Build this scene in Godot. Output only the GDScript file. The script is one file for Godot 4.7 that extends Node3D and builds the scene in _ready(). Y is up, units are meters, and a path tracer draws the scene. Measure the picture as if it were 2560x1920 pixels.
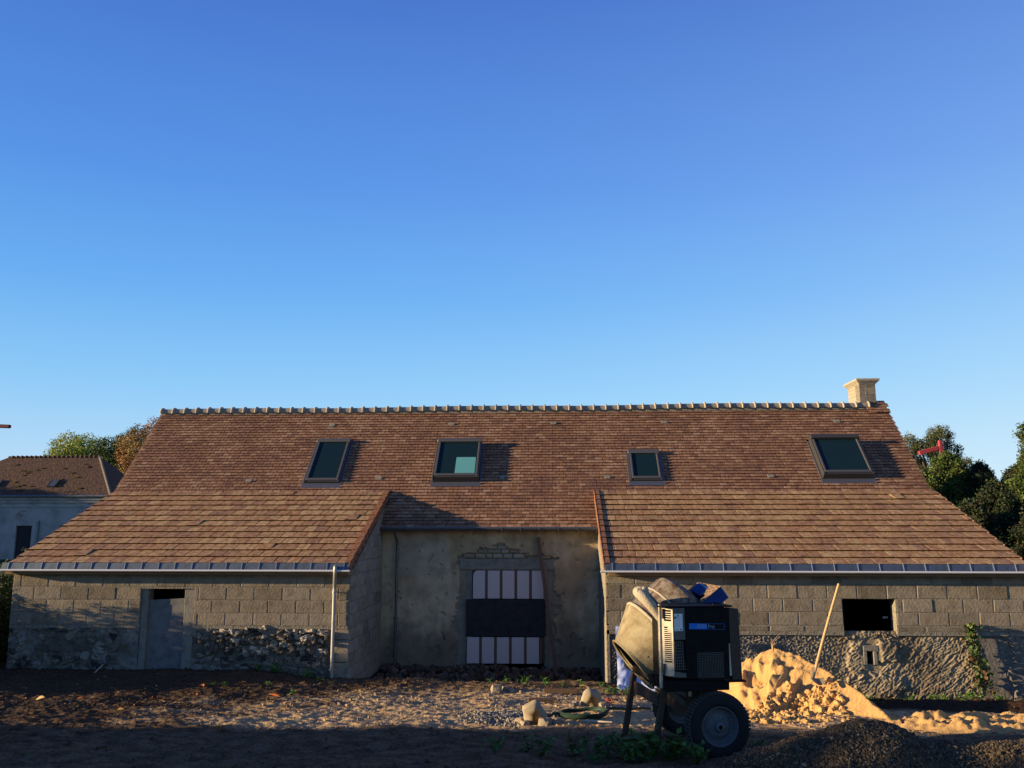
extends Node3D

# ---------------------------------------------------------------- mesh building
class Mb:
	var v := PackedVector3Array()
	var n := PackedVector3Array()
	var c := PackedColorArray()
	var ix := PackedInt32Array()
	var col := Color(1, 1, 1)
	var xf := Transform3D()

	func tri(a: Vector3, b: Vector3, d: Vector3, out: Vector3) -> void:
		var nn := (d - a).cross(b - a)
		if nn.dot(out) < 0.0:
			var t := b
			b = d
			d = t
			nn = -nn
		nn = nn.normalized()
		var k := v.size()
		for p: Vector3 in [a, b, d]:
			v.append(p)
			n.append(nn)
			c.append(col)
		ix.append_array(PackedInt32Array([k, k + 1, k + 2]))

	# a flat convex polygon; out is a rough direction away from the body
	func face(pts: Array, out: Vector3) -> void:
		var q := PackedVector3Array()
		for p: Vector3 in pts:
			q.append(xf * p)
		var o := xf.basis * out
		for i in range(1, q.size() - 1):
			tri(q[0], q[i], q[i + 1], o)

	func box(p: Vector3, s: Vector3, turn := Basis()) -> void:
		bevel_box(Transform3D(turn, p), s, 0.0)

	func span(a: Vector3, b: Vector3, bevel := 0.0) -> void:
		bevel_box(Transform3D(Basis(), (a + b) * 0.5), (b - a).abs(), bevel)

	func bevel_box(t: Transform3D, s: Vector3, b: float) -> void:
		var keep := xf
		xf = xf * t
		var h := s * 0.5
		var g := Vector3(h.x - b, h.y - b, h.z - b)
		for sx: float in [-1.0, 1.0]:
			face([Vector3(sx * h.x, -g.y, -g.z), Vector3(sx * h.x, g.y, -g.z), Vector3(sx * h.x, g.y, g.z), Vector3(sx * h.x, -g.y, g.z)], Vector3(sx, 0, 0))
			face([Vector3(-g.x, sx * h.y, -g.z), Vector3(g.x, sx * h.y, -g.z), Vector3(g.x, sx * h.y, g.z), Vector3(-g.x, sx * h.y, g.z)], Vector3(0, sx, 0))
			face([Vector3(-g.x, -g.y, sx * h.z), Vector3(g.x, -g.y, sx * h.z), Vector3(g.x, g.y, sx * h.z), Vector3(-g.x, g.y, sx * h.z)], Vector3(0, 0, sx))
			if b > 0.0:
				for sy: float in [-1.0, 1.0]:
					face([Vector3(sx * h.x, sy * g.y, -g.z), Vector3(sx * h.x, sy * g.y, g.z), Vector3(sx * g.x, sy * h.y, g.z), Vector3(sx * g.x, sy * h.y, -g.z)], Vector3(sx, sy, 0))
					face([Vector3(sx * h.x, -g.y, sy * g.z), Vector3(sx * h.x, g.y, sy * g.z), Vector3(sx * g.x, g.y, sy * h.z), Vector3(sx * g.x, -g.y, sy * h.z)], Vector3(sx, 0, sy))
					face([Vector3(-g.x, sx * h.y, sy * g.z), Vector3(g.x, sx * h.y, sy * g.z), Vector3(g.x, sx * g.y, sy * h.z), Vector3(-g.x, sx * g.y, sy * h.z)], Vector3(0, sx, sy))
					for sz: float in [-1.0, 1.0]:
						tri(xf * Vector3(sx * h.x, sy * g.y, sz * g.z), xf * Vector3(sx * g.x, sy * h.y, sz * g.z), xf * Vector3(sx * g.x, sy * g.y, sz * h.z), xf.basis * Vector3(sx, sy, sz))
		xf = keep

	# a prism: outline (x, y) pushed from z0 to z1
	func prism(pts: PackedVector2Array, z0: float, z1: float) -> void:
		var mid := Vector2.ZERO
		for p in pts:
			mid += p / pts.size()
		for s in 2:
			var z: float = [z0, z1][s]
			var t := Geometry2D.triangulate_polygon(pts)
			var out := xf.basis * Vector3(0, 0, signf(z - [z1, z0][s]))
			for i in range(0, t.size(), 3):
				tri(xf * Vector3(pts[t[i]].x, pts[t[i]].y, z), xf * Vector3(pts[t[i + 1]].x, pts[t[i + 1]].y, z), xf * Vector3(pts[t[i + 2]].x, pts[t[i + 2]].y, z), out)
		var turn := 1.0 if not Geometry2D.is_polygon_clockwise(pts) else -1.0
		for i in pts.size():
			var a := pts[i]
			var b := pts[(i + 1) % pts.size()]
			var o := Vector2(b.y - a.y, a.x - b.x) * turn
			face([Vector3(a.x, a.y, z0), Vector3(b.x, b.y, z0), Vector3(b.x, b.y, z1), Vector3(a.x, a.y, z1)], Vector3(o.x, o.y, 0))

	# smooth sheet of W x H points; normal = du x dv, turned by flip
	func grid(w: int, h: int, p: PackedVector3Array, flip := false, cols := PackedColorArray(), holes := PackedByteArray()) -> void:
		var k := v.size()
		for j in h:
			for i in w:
				var a := p[j * w + mini(i + 1, w - 1)] - p[j * w + maxi(i - 1, 0)]
				var b := p[mini(j + 1, h - 1) * w + i] - p[maxi(j - 1, 0) * w + i]
				var nn := a.cross(b).normalized()
				if nn.length_squared() < 0.5:
					nn = Vector3(0, 1, 0)
				if flip:
					nn = -nn
				v.append(xf * p[j * w + i])
				n.append((xf.basis * nn).normalized())
				c.append(col if cols.is_empty() else cols[j * w + i])
		for j in h - 1:
			for i in w - 1:
				if not holes.is_empty() and holes[j * (w - 1) + i]:
					continue
				var a := k + j * w + i
				if flip:
					ix.append_array(PackedInt32Array([a, a + 1, a + w + 1, a, a + w + 1, a + w]))
				else:
					ix.append_array(PackedInt32Array([a, a + w + 1, a + 1, a, a + w, a + w + 1]))

	func tube(pts: PackedVector3Array, radii: Array, sides := 10, caps := true) -> void:
		var p := PackedVector3Array()
		var up := Vector3(0.31, 0.83, 0.46)
		for i in pts.size():
			var d := (pts[mini(i + 1, pts.size() - 1)] - pts[maxi(i - 1, 0)]).normalized()
			var s := d.cross(up)
			if s.length() < 0.05:
				s = d.cross(Vector3(1, 0, 0))
			s = s.normalized()
			var t := s.cross(d).normalized()
			up = t
			var r: float = radii[mini(i, radii.size() - 1)]
			for k in sides + 1:
				var a := TAU * k / sides
				p.append(pts[i] + (s * cos(a) + t * sin(a)) * r)
		grid(sides + 1, pts.size(), p, true)
		if caps:
			for e in 2:
				var at := 0 if e == 0 else pts.size() - 1
				var ring := []
				for k in sides:
					ring.append(p[at * (sides + 1) + k])
				face(ring, pts[at] - pts[1 if e == 0 else pts.size() - 2])

	# profile of (radius, height) turned round the y axis of t
	func lathe(prof: PackedVector2Array, t: Transform3D, sides := 24) -> void:
		var keep := xf
		xf = xf * t
		for i in prof.size() - 1:
			var p := PackedVector3Array()
			for e in 2:
				for k in sides + 1:
					var a := TAU * k / sides
					p.append(Vector3(cos(a) * prof[i + e].x, prof[i + e].y, sin(a) * prof[i + e].x))
			grid(sides + 1, 2, p, true)
		xf = keep

	func lathe_smooth(prof: PackedVector2Array, t: Transform3D, sides := 32) -> void:
		var keep := xf
		xf = xf * t
		var p := PackedVector3Array()
		for q in prof:
			for k in sides + 1:
				var a := TAU * k / sides
				p.append(Vector3(cos(a) * q.x, q.y, sin(a) * q.x))
		grid(sides + 1, prof.size(), p, true)
		xf = keep

	func mesh() -> ArrayMesh:
		var arr := []
		arr.resize(Mesh.ARRAY_MAX)
		arr[Mesh.ARRAY_VERTEX] = v
		arr[Mesh.ARRAY_NORMAL] = n
		arr[Mesh.ARRAY_COLOR] = c
		arr[Mesh.ARRAY_INDEX] = ix
		var am := ArrayMesh.new()
		am.add_surface_from_arrays(Mesh.PRIMITIVE_TRIANGLES, arr)
		return am

var rng := RandomNumberGenerator.new()
var nz := FastNoiseLite.new()
var cell := FastNoiseLite.new()
var M := {}
var cache := {}


# ---------------------------------------------------------------- naming and placing
func thing(called: String, label: String, category: String, at := Vector3.ZERO, group := "", turn := 0.0) -> Node3D:
	var o := Node3D.new()
	o.name = called
	o.position = at
	o.rotation.y = turn
	add_child(o, true)
	tag(o, label, category, group)
	return o


func tag(o: Node, label: String, category := "", group := "", kind := "") -> void:
	if label: o.set_meta("label", label)
	if category: o.set_meta("category", category)
	if group: o.set_meta("group", group)
	if kind: o.set_meta("kind", kind)


# one named mesh; m is an Mb or a Mesh. World coordinates are kept: under a parent that is moved, pass local ones
func part(called: String, m, mat: Material, parent: Node = self, t := Transform3D()) -> MeshInstance3D:
	var o := MeshInstance3D.new()
	o.name = called
	o.mesh = m.mesh() if m is Mb else m
	o.material_override = mat
	o.transform = t
	parent.add_child(o, true)
	return o


func many(called: String, mesh: Mesh, mat: Material, parent: Node, at: Array, cols: Array = []) -> MultiMeshInstance3D:
	var mm := MultiMesh.new()
	mm.transform_format = MultiMesh.TRANSFORM_3D
	mm.use_colors = not cols.is_empty()
	mm.mesh = mesh
	mm.instance_count = at.size()
	for i in at.size():
		mm.set_instance_transform(i, at[i])
		if not cols.is_empty():
			mm.set_instance_color(i, cols[i])
	var o := MultiMeshInstance3D.new()
	o.name = called
	o.multimesh = mm
	o.material_override = mat
	o.set_meta("kind", "stuff")
	parent.add_child(o, true)
	return o


func lin(r: float, g: float, b: float) -> Color:
	return Color(r, g, b)


func pick(list: Array):
	return list[rng.randi() % list.size()]


func rr(a: float, b: float) -> float:
	return rng.randf_range(a, b)


# ---------------------------------------------------------------- materials
func noise_tex(key: String, freq: float, octaves: int, stops: Array, type := FastNoiseLite.TYPE_SIMPLEX_SMOOTH, size := 512) -> NoiseTexture2D:
	if cache.has(key):
		return cache[key]
	var f := FastNoiseLite.new()
	f.seed = hash(key) % 1000
	f.noise_type = type
	f.frequency = freq
	f.fractal_octaves = octaves
	f.fractal_gain = 0.55
	var t := NoiseTexture2D.new()
	t.width = size
	t.height = size
	t.seamless = true
	t.seamless_blend_skirt = 0.2
	t.noise = f
	if not stops.is_empty():
		var g := Gradient.new()
		g.offsets = PackedFloat32Array()
		g.colors = PackedColorArray()
		for s in stops:
			g.add_point(s[0], s[1])
		t.color_ramp = g
	cache[key] = t
	return t


# col: linear base colour; tex: texture that multiplies it; metres: the size of one repeat
func mat(key: String, col: Color, rough: float, tex: Texture2D = null, metres := 1.0, bump: Texture2D = null, bump_cm := 0.0, o := {}) -> StandardMaterial3D:
	var m := StandardMaterial3D.new()
	m.resource_name = key
	m.albedo_color = Color(col.r, col.g, col.b).linear_to_srgb()
	m.roughness = rough
	m.vertex_color_use_as_albedo = true
	if tex or bump:
		m.uv1_triplanar = true
		m.uv1_world_triplanar = o.get("world", true)
		m.uv1_scale = Vector3.ONE / metres
		m.albedo_texture = tex
		if bump:
			m.heightmap_enabled = true
			m.heightmap_texture = bump
			m.heightmap_scale = bump_cm
	m.metallic = o.get("metal", 0.0)
	m.metallic_specular = o.get("spec", 0.3)
	if o.has("back"):
		m.backlight_enabled = true
		m.backlight = o.back
	M[key] = m
	return m


func grey(a: float) -> Color:
	return Color(a, a, a).linear_to_srgb()


func tone(r: float, g: float, b: float) -> Color:
	return Color(r, g, b).linear_to_srgb()


func materials() -> void:
	var soft := noise_tex("soft", 0.008, 5, [[0.0, grey(0.55)], [0.5, grey(0.85)], [1.0, grey(1.0)]])
	var streak := noise_tex("streak", 0.02, 4, [[0.0, grey(0.35)], [0.45, grey(0.8)], [1.0, grey(1.0)]])
	var fine := noise_tex("fine", 0.05, 4, [[0.0, grey(0.5)], [0.5, grey(0.8)], [1.0, grey(1.0)]])
	var hb := noise_tex("bump", 0.03, 5, [])
	var hc := noise_tex("bump_coarse", 0.012, 6, [])
	var flame := noise_tex("flame", 0.02, 3, [[0.0, tone(0.42, 0.33, 0.33)], [0.38, tone(0.74, 0.64, 0.62)], [0.6, tone(1.05, 1.05, 0.98)], [1.0, tone(1.2, 1.25, 1.1)]])
	var rust := noise_tex("rust", 0.012, 5, [[0.0, tone(0.10, 0.05, 0.03)], [0.42, tone(0.22, 0.13, 0.08)], [0.55, tone(0.42, 0.35, 0.26)], [1.0, tone(0.55, 0.48, 0.38)]])
	var crust := noise_tex("crust", 0.009, 5, [[0.0, tone(0.30, 0.22, 0.13)], [0.35, tone(0.55, 0.46, 0.32)], [0.7, tone(0.75, 0.67, 0.5)], [1.0, tone(0.9, 0.84, 0.68)]])
	mat("ground", lin(1, 1, 1), 0.95, noise_tex("soil", 0.03, 5, [[0.0, grey(0.35)], [0.45, grey(0.75)], [0.75, grey(1.0)], [1.0, grey(1.3)]]), 0.9, hc, 1.6, {"spec": 0.15})
	mat("sand", lin(0.63, 0.375, 0.145), 0.95, fine, 0.5, hb, 0.5, {"spec": 0.1})
	mat("gravel", lin(0.10, 0.08, 0.055), 0.85, fine, 0.2)
	mat("clod", lin(1, 1, 1), 0.95, fine, 0.3, null, 0.0, {"spec": 0.1})
	mat("block", lin(0.29, 0.24, 0.175), 0.95, soft, 0.9, hb, 0.35, {"spec": 0.15})
	mat("block_side", lin(0.32, 0.285, 0.235), 0.95, soft, 0.9, hb, 0.35, {"spec": 0.15})
	mat("mortar", lin(0.27, 0.235, 0.18), 0.95, streak, 0.8, hb, 0.6, {"spec": 0.15})
	mat("render", lin(1, 1, 1), 0.95, streak, 1.1, hb, 0.5, {"spec": 0.12})
	mat("plaster", lin(1, 1, 1), 0.95, soft, 1.6, hb, 0.5, {"spec": 0.12})
	mat("stone", lin(1, 1, 1), 0.92, fine, 0.35, hb, 0.6, {"spec": 0.2})
	mat("cement", lin(0.25, 0.225, 0.18), 0.92, soft, 0.8, hb, 0.3, {"spec": 0.2})
	mat("wing_tile", lin(1, 1, 1), 0.8, flame, 1.5, hb, 0.15, {"spec": 0.25})
	mat("plain_tile", lin(1, 1, 1), 0.85, flame, 0.9, null, 0.0, {"spec": 0.22})
	mat("ridge_tile", lin(0.30, 0.255, 0.20), 0.9, soft, 0.4)
	mat("chimney_stone", lin(0.42, 0.365, 0.275), 0.92, soft, 0.5, hb, 0.3)
	mat("old_tile", lin(1, 1, 1), 0.92, noise_tex("oldroof", 0.02, 6, [[0.0, tone(0.04, 0.027, 0.022)], [0.45, tone(0.075, 0.045, 0.032)], [0.7, tone(0.105, 0.06, 0.038)], [1.0, tone(0.17, 0.10, 0.055)]]), 3.5, hb, 3.0)
	mat("house_render", lin(0.37, 0.355, 0.335), 0.95, soft, 6.0)
	mat("zinc", lin(0.13, 0.155, 0.175), 0.5, soft, 0.7, null, 0.0, {"metal": 0.75, "spec": 0.5})
	mat("bright_zinc", lin(0.36, 0.35, 0.33), 0.45, soft, 0.7, null, 0.0, {"metal": 0.35, "spec": 0.5})
	mat("lip", lin(0.68, 0.66, 0.63), 0.45, null, 1.0, null, 0.0, {"metal": 0.2, "spec": 0.5})
	mat("bracket", lin(0.25, 0.26, 0.29), 0.5, null, 1.0, null, 0.0, {"metal": 0.4, "spec": 0.5})
	mat("dark_zinc", lin(0.12, 0.13, 0.16), 0.5, null, 1.0, null, 0.0, {"metal": 0.6, "spec": 0.5})
	mat("wood", lin(0.30, 0.19, 0.10), 0.85, streak, 0.25)
	mat("old_wood", lin(0.14, 0.085, 0.05), 0.9, streak, 0.3)
	mat("handle_wood", lin(0.58, 0.38, 0.18), 0.6, streak, 0.3)
	mat("foam", lin(0.68, 0.56, 0.51), 0.9, fine, 0.2)
	mat("batten", lin(0.17, 0.10, 0.07), 0.9, streak, 0.2)
	mat("dark_board", lin(0.035, 0.033, 0.036), 0.85, soft, 0.8)
	mat("door", lin(0.19, 0.18, 0.17), 0.8, soft, 0.9)
	mat("frame", lin(0.05, 0.047, 0.045), 0.5, null, 1.0, null, 0.0, {"metal": 0.3, "spec": 0.5})
	mat("frame_light", lin(0.13, 0.12, 0.108), 0.45, null, 1.0, null, 0.0, {"metal": 0.5, "spec": 0.5})
	mat("dark_inside", lin(0.02, 0.02, 0.02), 0.95)
	var g := mat("pane", lin(0.012, 0.03, 0.04), 0.06, null, 1.0, null, 0.0, {"spec": 0.5})
	g.albedo_color = tone(0.008, 0.022, 0.028)
	g.metallic_specular = 0.28
	mat("teal_blind", lin(0.10, 0.31, 0.30), 0.7)
	mat("drum", lin(0.37, 0.345, 0.285), 0.85, crust, 0.7, hb, 0.5, {"world": false, "spec": 0.25})
	mat("drum_rust", lin(0.42, 0.42, 0.42), 0.8, rust, 0.55, hb, 0.4, {"world": false})
	mat("crusted", lin(0.46, 0.39, 0.28), 0.9, fine, 0.3, hb, 0.5)
	mat("black_paint", lin(0.013, 0.012, 0.012), 0.6, soft, 0.4, null, 0.0, {"spec": 0.18})
	mat("dusty_paint", lin(0.16, 0.145, 0.115), 0.8, soft, 0.3)
	mat("cream_panel", lin(0.62, 0.53, 0.38), 0.75, soft, 0.4)
	mat("blue_paint", lin(0.008, 0.045, 0.19), 0.5, soft, 0.3)
	mat("worn_blue", lin(0.45, 0.36, 0.26), 0.8, noise_tex("worn", 0.02, 4, [[0.0, tone(0.02, 0.08, 0.3)], [0.45, tone(0.25, 0.15, 0.1)], [0.7, tone(0.9, 0.8, 0.65)], [1.0, tone(1, 0.95, 0.85)]]), 0.3)
	mat("rusty_steel", lin(0.10, 0.065, 0.045), 0.8, streak, 0.3)
	mat("rubber", lin(0.02, 0.019, 0.018), 0.85)
	mat("rubber_dusty", lin(0.07, 0.06, 0.048), 0.9)
	mat("rim", lin(0.15, 0.15, 0.155), 0.7, streak, 0.25)
	mat("sticker", lin(0.75, 0.74, 0.7), 0.6)
	mat("print_blue", lin(0.02, 0.16, 0.55), 0.5)
	mat("print_grey", lin(0.30, 0.38, 0.48), 0.6)
	mat("print_dark", lin(0.08, 0.08, 0.09), 0.7)
	mat("leaf", lin(1, 1, 1), 0.6, null, 1.0, null, 0.0, {"back": Color(0.25, 0.3, 0.1)})
	mat("bark", lin(0.10, 0.08, 0.06), 0.95, streak, 0.5)
	mat("hose", lin(0.02, 0.04, 0.025), 0.5)
	mat("red_paint", lin(0.33, 0.045, 0.05), 0.55)
	mat("dull_red", lin(0.13, 0.025, 0.03), 0.6)
	mat("blue_sheet", lin(0.46, 0.53, 0.80), 0.45, soft, 0.6)
	mat("red_rag", lin(0.28, 0.045, 0.035), 0.8)
	mat("orange_plastic", lin(0.75, 0.18, 0.05), 0.5)
	mat("dry_leaf", lin(1, 1, 1), 0.7, null, 1.0, null, 0.0, {"back": Color(0.2, 0.12, 0.03)})
	mat("cord", lin(0.5, 0.33, 0.05), 0.8)
	mat("lamp_shade", lin(0.3, 0.15, 0.1), 0.6)


# ---------------------------------------------------------------- the ground
func ramp(x: float, pts: Array) -> float:
	if x <= pts[0][0]:
		return pts[0][1]
	for i in range(1, pts.size()):
		if x < pts[i][0]:
			var t: float = (x - pts[i - 1][0]) / (pts[i][0] - pts[i - 1][0])
			return lerpf(pts[i - 1][1], pts[i][1], t)
	return pts[-1][1]


const SLOPE := [[-6.0, 1.28], [0.0, 1.17], [5.0, 0.92], [8.2, 0.655], [10.5, 0.43], [12.5, 0.28], [14.6, 0.17], [15.6, 0.12], [30.0, 0.1], [60.0, 0.6], [500.0, 0.6]]


# height of the ground at x and at d metres in front of the viewer
func ground(x: float, d: float) -> float:
	var y := ramp(d, SLOPE)
	if d < 24.0 and d > 2.0:
		var near := smoothstep(12.8, 15.0, d)
		y += near * 0.13 * smoothstep(-3.4, -5.6, x)
		y -= near * 0.24 * smoothstep(0.6, 2.4, x)
		if x > -3.75 and x < 0.95:
			y -= 0.24 * smoothstep(15.32, 15.6, d + 0.12 * nz.get_noise_2d(x * 160.0, 7.0))
		# heaped soil before the door of the wing
		y += 0.07 * exp(-pow((x + 7.2) / 0.8, 2.0) - pow((d - 14.75) / 0.35, 2.0))
		y += 0.05 * exp(-pow((x + 5.2) / 1.1, 2.0) - pow((d - 14.8) / 0.35, 2.0))
		y += 0.06 * exp(-pow((x + 2.9) / 0.7, 2.0) - pow((d - 15.0) / 0.3, 2.0))
		y += 0.10 * smoothstep(4.3, 5.2, x) * exp(-pow((d - 12.7) / 0.3, 2.0))
		# trodden bank below the wing wall
		y += 0.08 * smoothstep(2.6, 4.2, x) * exp(-pow((d - 14.35) / 0.35, 2.0))
	return y


func rough_ground(x: float, d: float) -> float:
	var y := ground(x, d)
	if d > 3.0 and d < 20.0 and absf(x) < 16.0:
		var k := 1.0 - 0.55 * smoothstep(-3.0, 1.0, x)
		y += 0.032 * nz.get_noise_2d(x * 60.0, d * 75.0)
		y += 0.020 * k * nz.get_noise_2d(x * 170.0 + 900.0, d * 330.0)
		y += 0.017 * (0.4 + 0.6 * k) * nz.get_noise_2d(x * 480.0 - 300.0, d * 900.0)
		y += 0.009 * nz.get_noise_2d(x * 1200.0 - 300.0, d * 2000.0 + 500.0)
	return y


func ground_tint(x: float, d: float) -> Color:
	if d < 2.0 or d > 24.0 or absf(x) > 20.0:
		return lin(0.07, 0.085, 0.03)
	var w := nz.get_noise_2d(x * 70.0 + 50.0, d * 90.0)
	var w2 := nz.get_noise_2d(x * 300.0, d * 420.0)
	var dark := lin(0.088, 0.055, 0.033)
	var tan := lin(0.50, 0.35, 0.19)
	var sandy := lin(0.64, 0.42, 0.20)
	var t := smoothstep(-6.0, -2.5, x + 1.5 * w + 0.5 * w2 - 0.5 * (d - 11.5)) * (1.0 - 0.75 * smoothstep(13.4, 14.7, d + 0.6 * w))
	var c := dark.lerp(tan, t * 0.93)
	var s := smoothstep(-0.6, 0.9, x + 0.9 * w) * smoothstep(9.3, 9.9, d + 0.4 * w) * (1.0 - smoothstep(12.6, 13.6, d + 0.5 * w)) * (0.65 + 0.5 * w2)
	c = c.lerp(sandy, clampf(s, 0.0, 1.0))
	if d < 11.3:
		c = c.lerp(lin(0.125, 0.080, 0.045) * (1.0 + 0.6 * w2), 0.9 * smoothstep(10.9, 9.9, d + 0.3 * w))
	if d > 11.5 and x > 1.5:
		c = c.lerp(lin(0.065, 0.038, 0.023), smoothstep(11.7, 12.3, d + 0.4 * w + 0.25 * (x - 6.0)))
	if d > 15.35:
		c = c.lerp(lin(0.045, 0.03, 0.021), 0.9)
	return c


func axis(stops: Array) -> PackedFloat32Array:
	var a := PackedFloat32Array()
	for i in range(0, stops.size() - 2, 2):
		var x: float = stops[i]
		while x < stops[i + 2] - stops[i + 1] * 0.3:
			a.append(x)
			x += stops[i + 1]
	a.append(stops[-1])
	return a


func build_ground() -> void:
	var xs := axis([-420.0, 60.0, -60.0, 8.0, -20.0, 1.5, -10.6, 0.032, 8.4, 1.2, 20.0, 8.0, 60.0, 60.0, 420.0])
	var ds := axis([-60.0, 10.0, -10.0, 1.5, 5.0, 0.5, 7.0, 0.028, 11.0, 0.036, 15.9, 0.14, 18.4, 1.0, 30.0, 5.0, 60.0, 40.0, 500.0])
	var p := PackedVector3Array()
	var c := PackedColorArray()
	for d in ds:
		for x in xs:
			p.append(Vector3(x, rough_ground(x, d), -d))
			c.append(ground_tint(x, d))
	var m := Mb.new()
	m.grid(xs.size(), ds.size(), p, false, c)
	tag(part("ground", m, M.ground), "bare dark soil and tan trodden dirt in front of the barn", "", "", "structure")


# deformed ball of 20 * 4^n triangles
func rock(seed_at: int, n: int, squash: Vector3, rough: float, tint := Color(1, 1, 1), flat := true) -> Mb:
	var t := (1.0 + sqrt(5.0)) / 2.0
	var q := [Vector3(-1, t, 0), Vector3(1, t, 0), Vector3(-1, -t, 0), Vector3(1, -t, 0), Vector3(0, -1, t), Vector3(0, 1, t), Vector3(0, -1, -t), Vector3(0, 1, -t), Vector3(t, 0, -1), Vector3(t, 0, 1), Vector3(-t, 0, -1), Vector3(-t, 0, 1)]
	var f := [0, 11, 5, 0, 5, 1, 0, 1, 7, 0, 7, 10, 0, 10, 11, 1, 5, 9, 5, 11, 4, 11, 10, 2, 10, 7, 6, 7, 1, 8, 3, 9, 4, 3, 4, 2, 3, 2, 6, 3, 6, 8, 3, 8, 9, 4, 9, 5, 2, 4, 11, 6, 2, 10, 8, 6, 7, 9, 8, 1]
	var tris := []
	for i in range(0, f.size(), 3):
		tris.append([q[f[i]].normalized(), q[f[i + 1]].normalized(), q[f[i + 2]].normalized()])
	for k in n:
		var more := []
		for a in tris:
			var ab: Vector3 = (a[0] + a[1]).normalized()
			var bc: Vector3 = (a[1] + a[2]).normalized()
			var ca: Vector3 = (a[2] + a[0]).normalized()
			more.append_array([[a[0], ab, ca], [a[1], bc, ab], [a[2], ca, bc], [ab, bc, ca]])
		tris = more
	var m := Mb.new()
	m.col = tint
	for a in tris:
		var r := []
		for e: Vector3 in a:
			var s := 1.0 + rough * nz.get_noise_3d(e.x * 90.0 + seed_at * 71.0, e.y * 90.0, e.z * 90.0) * 1.6 + rough * 0.4 * nz.get_noise_3d(e.x * 330.0 + seed_at * 31.0, e.y * 330.0, e.z * 330.0)
			var w := e * s
			for ax in 3:
				w[ax] = clampf(w[ax], -0.74, 0.74) / 0.74
			r.append(w * squash)
		m.tri(r[0], r[1], r[2], r[0] + r[1] + r[2])
	return m


# ---------------------------------------------------------------- the barn
const WALL := 15.3       # distance of the walls of the two wings
const DEEP := 18.0       # distance of the wall between them
const EAVE_D := 15.12
const EAVE_Y := 2.10
const TOP_D := 18.55
const TOP_Y := 3.51
const RIDGE_D := 20.57
const RIDGE_Y := 5.53
const XL := -9.72
const XA := -3.62
const XB := 0.85
const XR := 7.92


func block_mesh(key: String, s: Vector3, shade: float, tint: Color) -> Mesh:
	var k := "%s %.2f %.2f %.2f %.2f" % [key, s.x, s.y, s.z, shade]
	if not cache.has(k):
		var m := Mb.new()
		m.col = tint * shade
		m.col.a = 1.0
		m.bevel_box(Transform3D(), s, 0.006)
		cache[k] = m.mesh()
	return cache[k]


# a course of blocks from x0 to x1 whose joints run on from start
func course(parent: Node, mat_of: Material, x0: float, x1: float, y0: float, y1: float, start: float, origin: Vector3, along: Vector3, gap := []) -> void:
	var x := start
	while x < x1 - 0.05:
		var a := maxf(x, x0)
		var b := minf(x + 0.5, x1)
		for hole in gap:
			if y0 < hole[3] - 0.04 and y1 > hole[2] + 0.04:
				if a < hole[1] and b > hole[0]:
					if a < hole[0] - 0.02: b = hole[0]
					elif b > hole[1] + 0.02: a = hole[1]
					else: b = a
		x += 0.5
		if b - a < 0.06:
			continue
		var w := snappedf(b - a - rr(0.012, 0.03), 0.02)
		var h := y1 - y0 - 0.014
		var shade: float = pick([0.72, 0.86, 0.92, 0.96, 1.0, 1.0, 1.05, 1.1])
		var tint: Color = lin(1, 0.98, 0.94)
		var t := Transform3D()
		t.basis = Basis(Vector3(along.x, along.y, along.z), Vector3.UP, along.cross(Vector3.UP)) * Basis.from_euler(Vector3(rr(-0.008, 0.008), rr(-0.012, 0.012), rr(-0.006, 0.006)))
		t.origin = origin + along * ((a + b) * 0.5) + Vector3.UP * ((y0 + y1) * 0.5 + rr(-0.003, 0.003)) + along.cross(Vector3.UP) * rr(-0.014, -0.006)
		part("concrete_block", block_mesh("block", Vector3(w, h, 0.06), shade, tint), mat_of, parent, t)


# sheet of wall with relief; relief(x, y) gives metres towards the viewer
func wall_sheet(x0: float, x1: float, y0: float, y1: float, step: float, d: float, relief: Callable, tint: Callable, hole := Rect2()) -> Mb:
	var w := int((x1 - x0) / step) + 2
	var h := int((y1 - y0) / step) + 2
	var p := PackedVector3Array()
	var c := PackedColorArray()
	var holes := PackedByteArray()
	for j in h:
		for i in w:
			var x := lerpf(x0, x1, float(i) / (w - 1))
			var y := lerpf(y0, y1, float(j) / (h - 1))
			p.append(Vector3(x, y, -d + relief.call(x, y)))
			c.append(tint.call(x, y))
			if i < w - 1 and j < h - 1:
				holes.append(1 if hole.has_point(Vector2(x, y)) else 0)
	var m := Mb.new()
	m.grid(w, h, p, false, c, holes)
	return m


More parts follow.
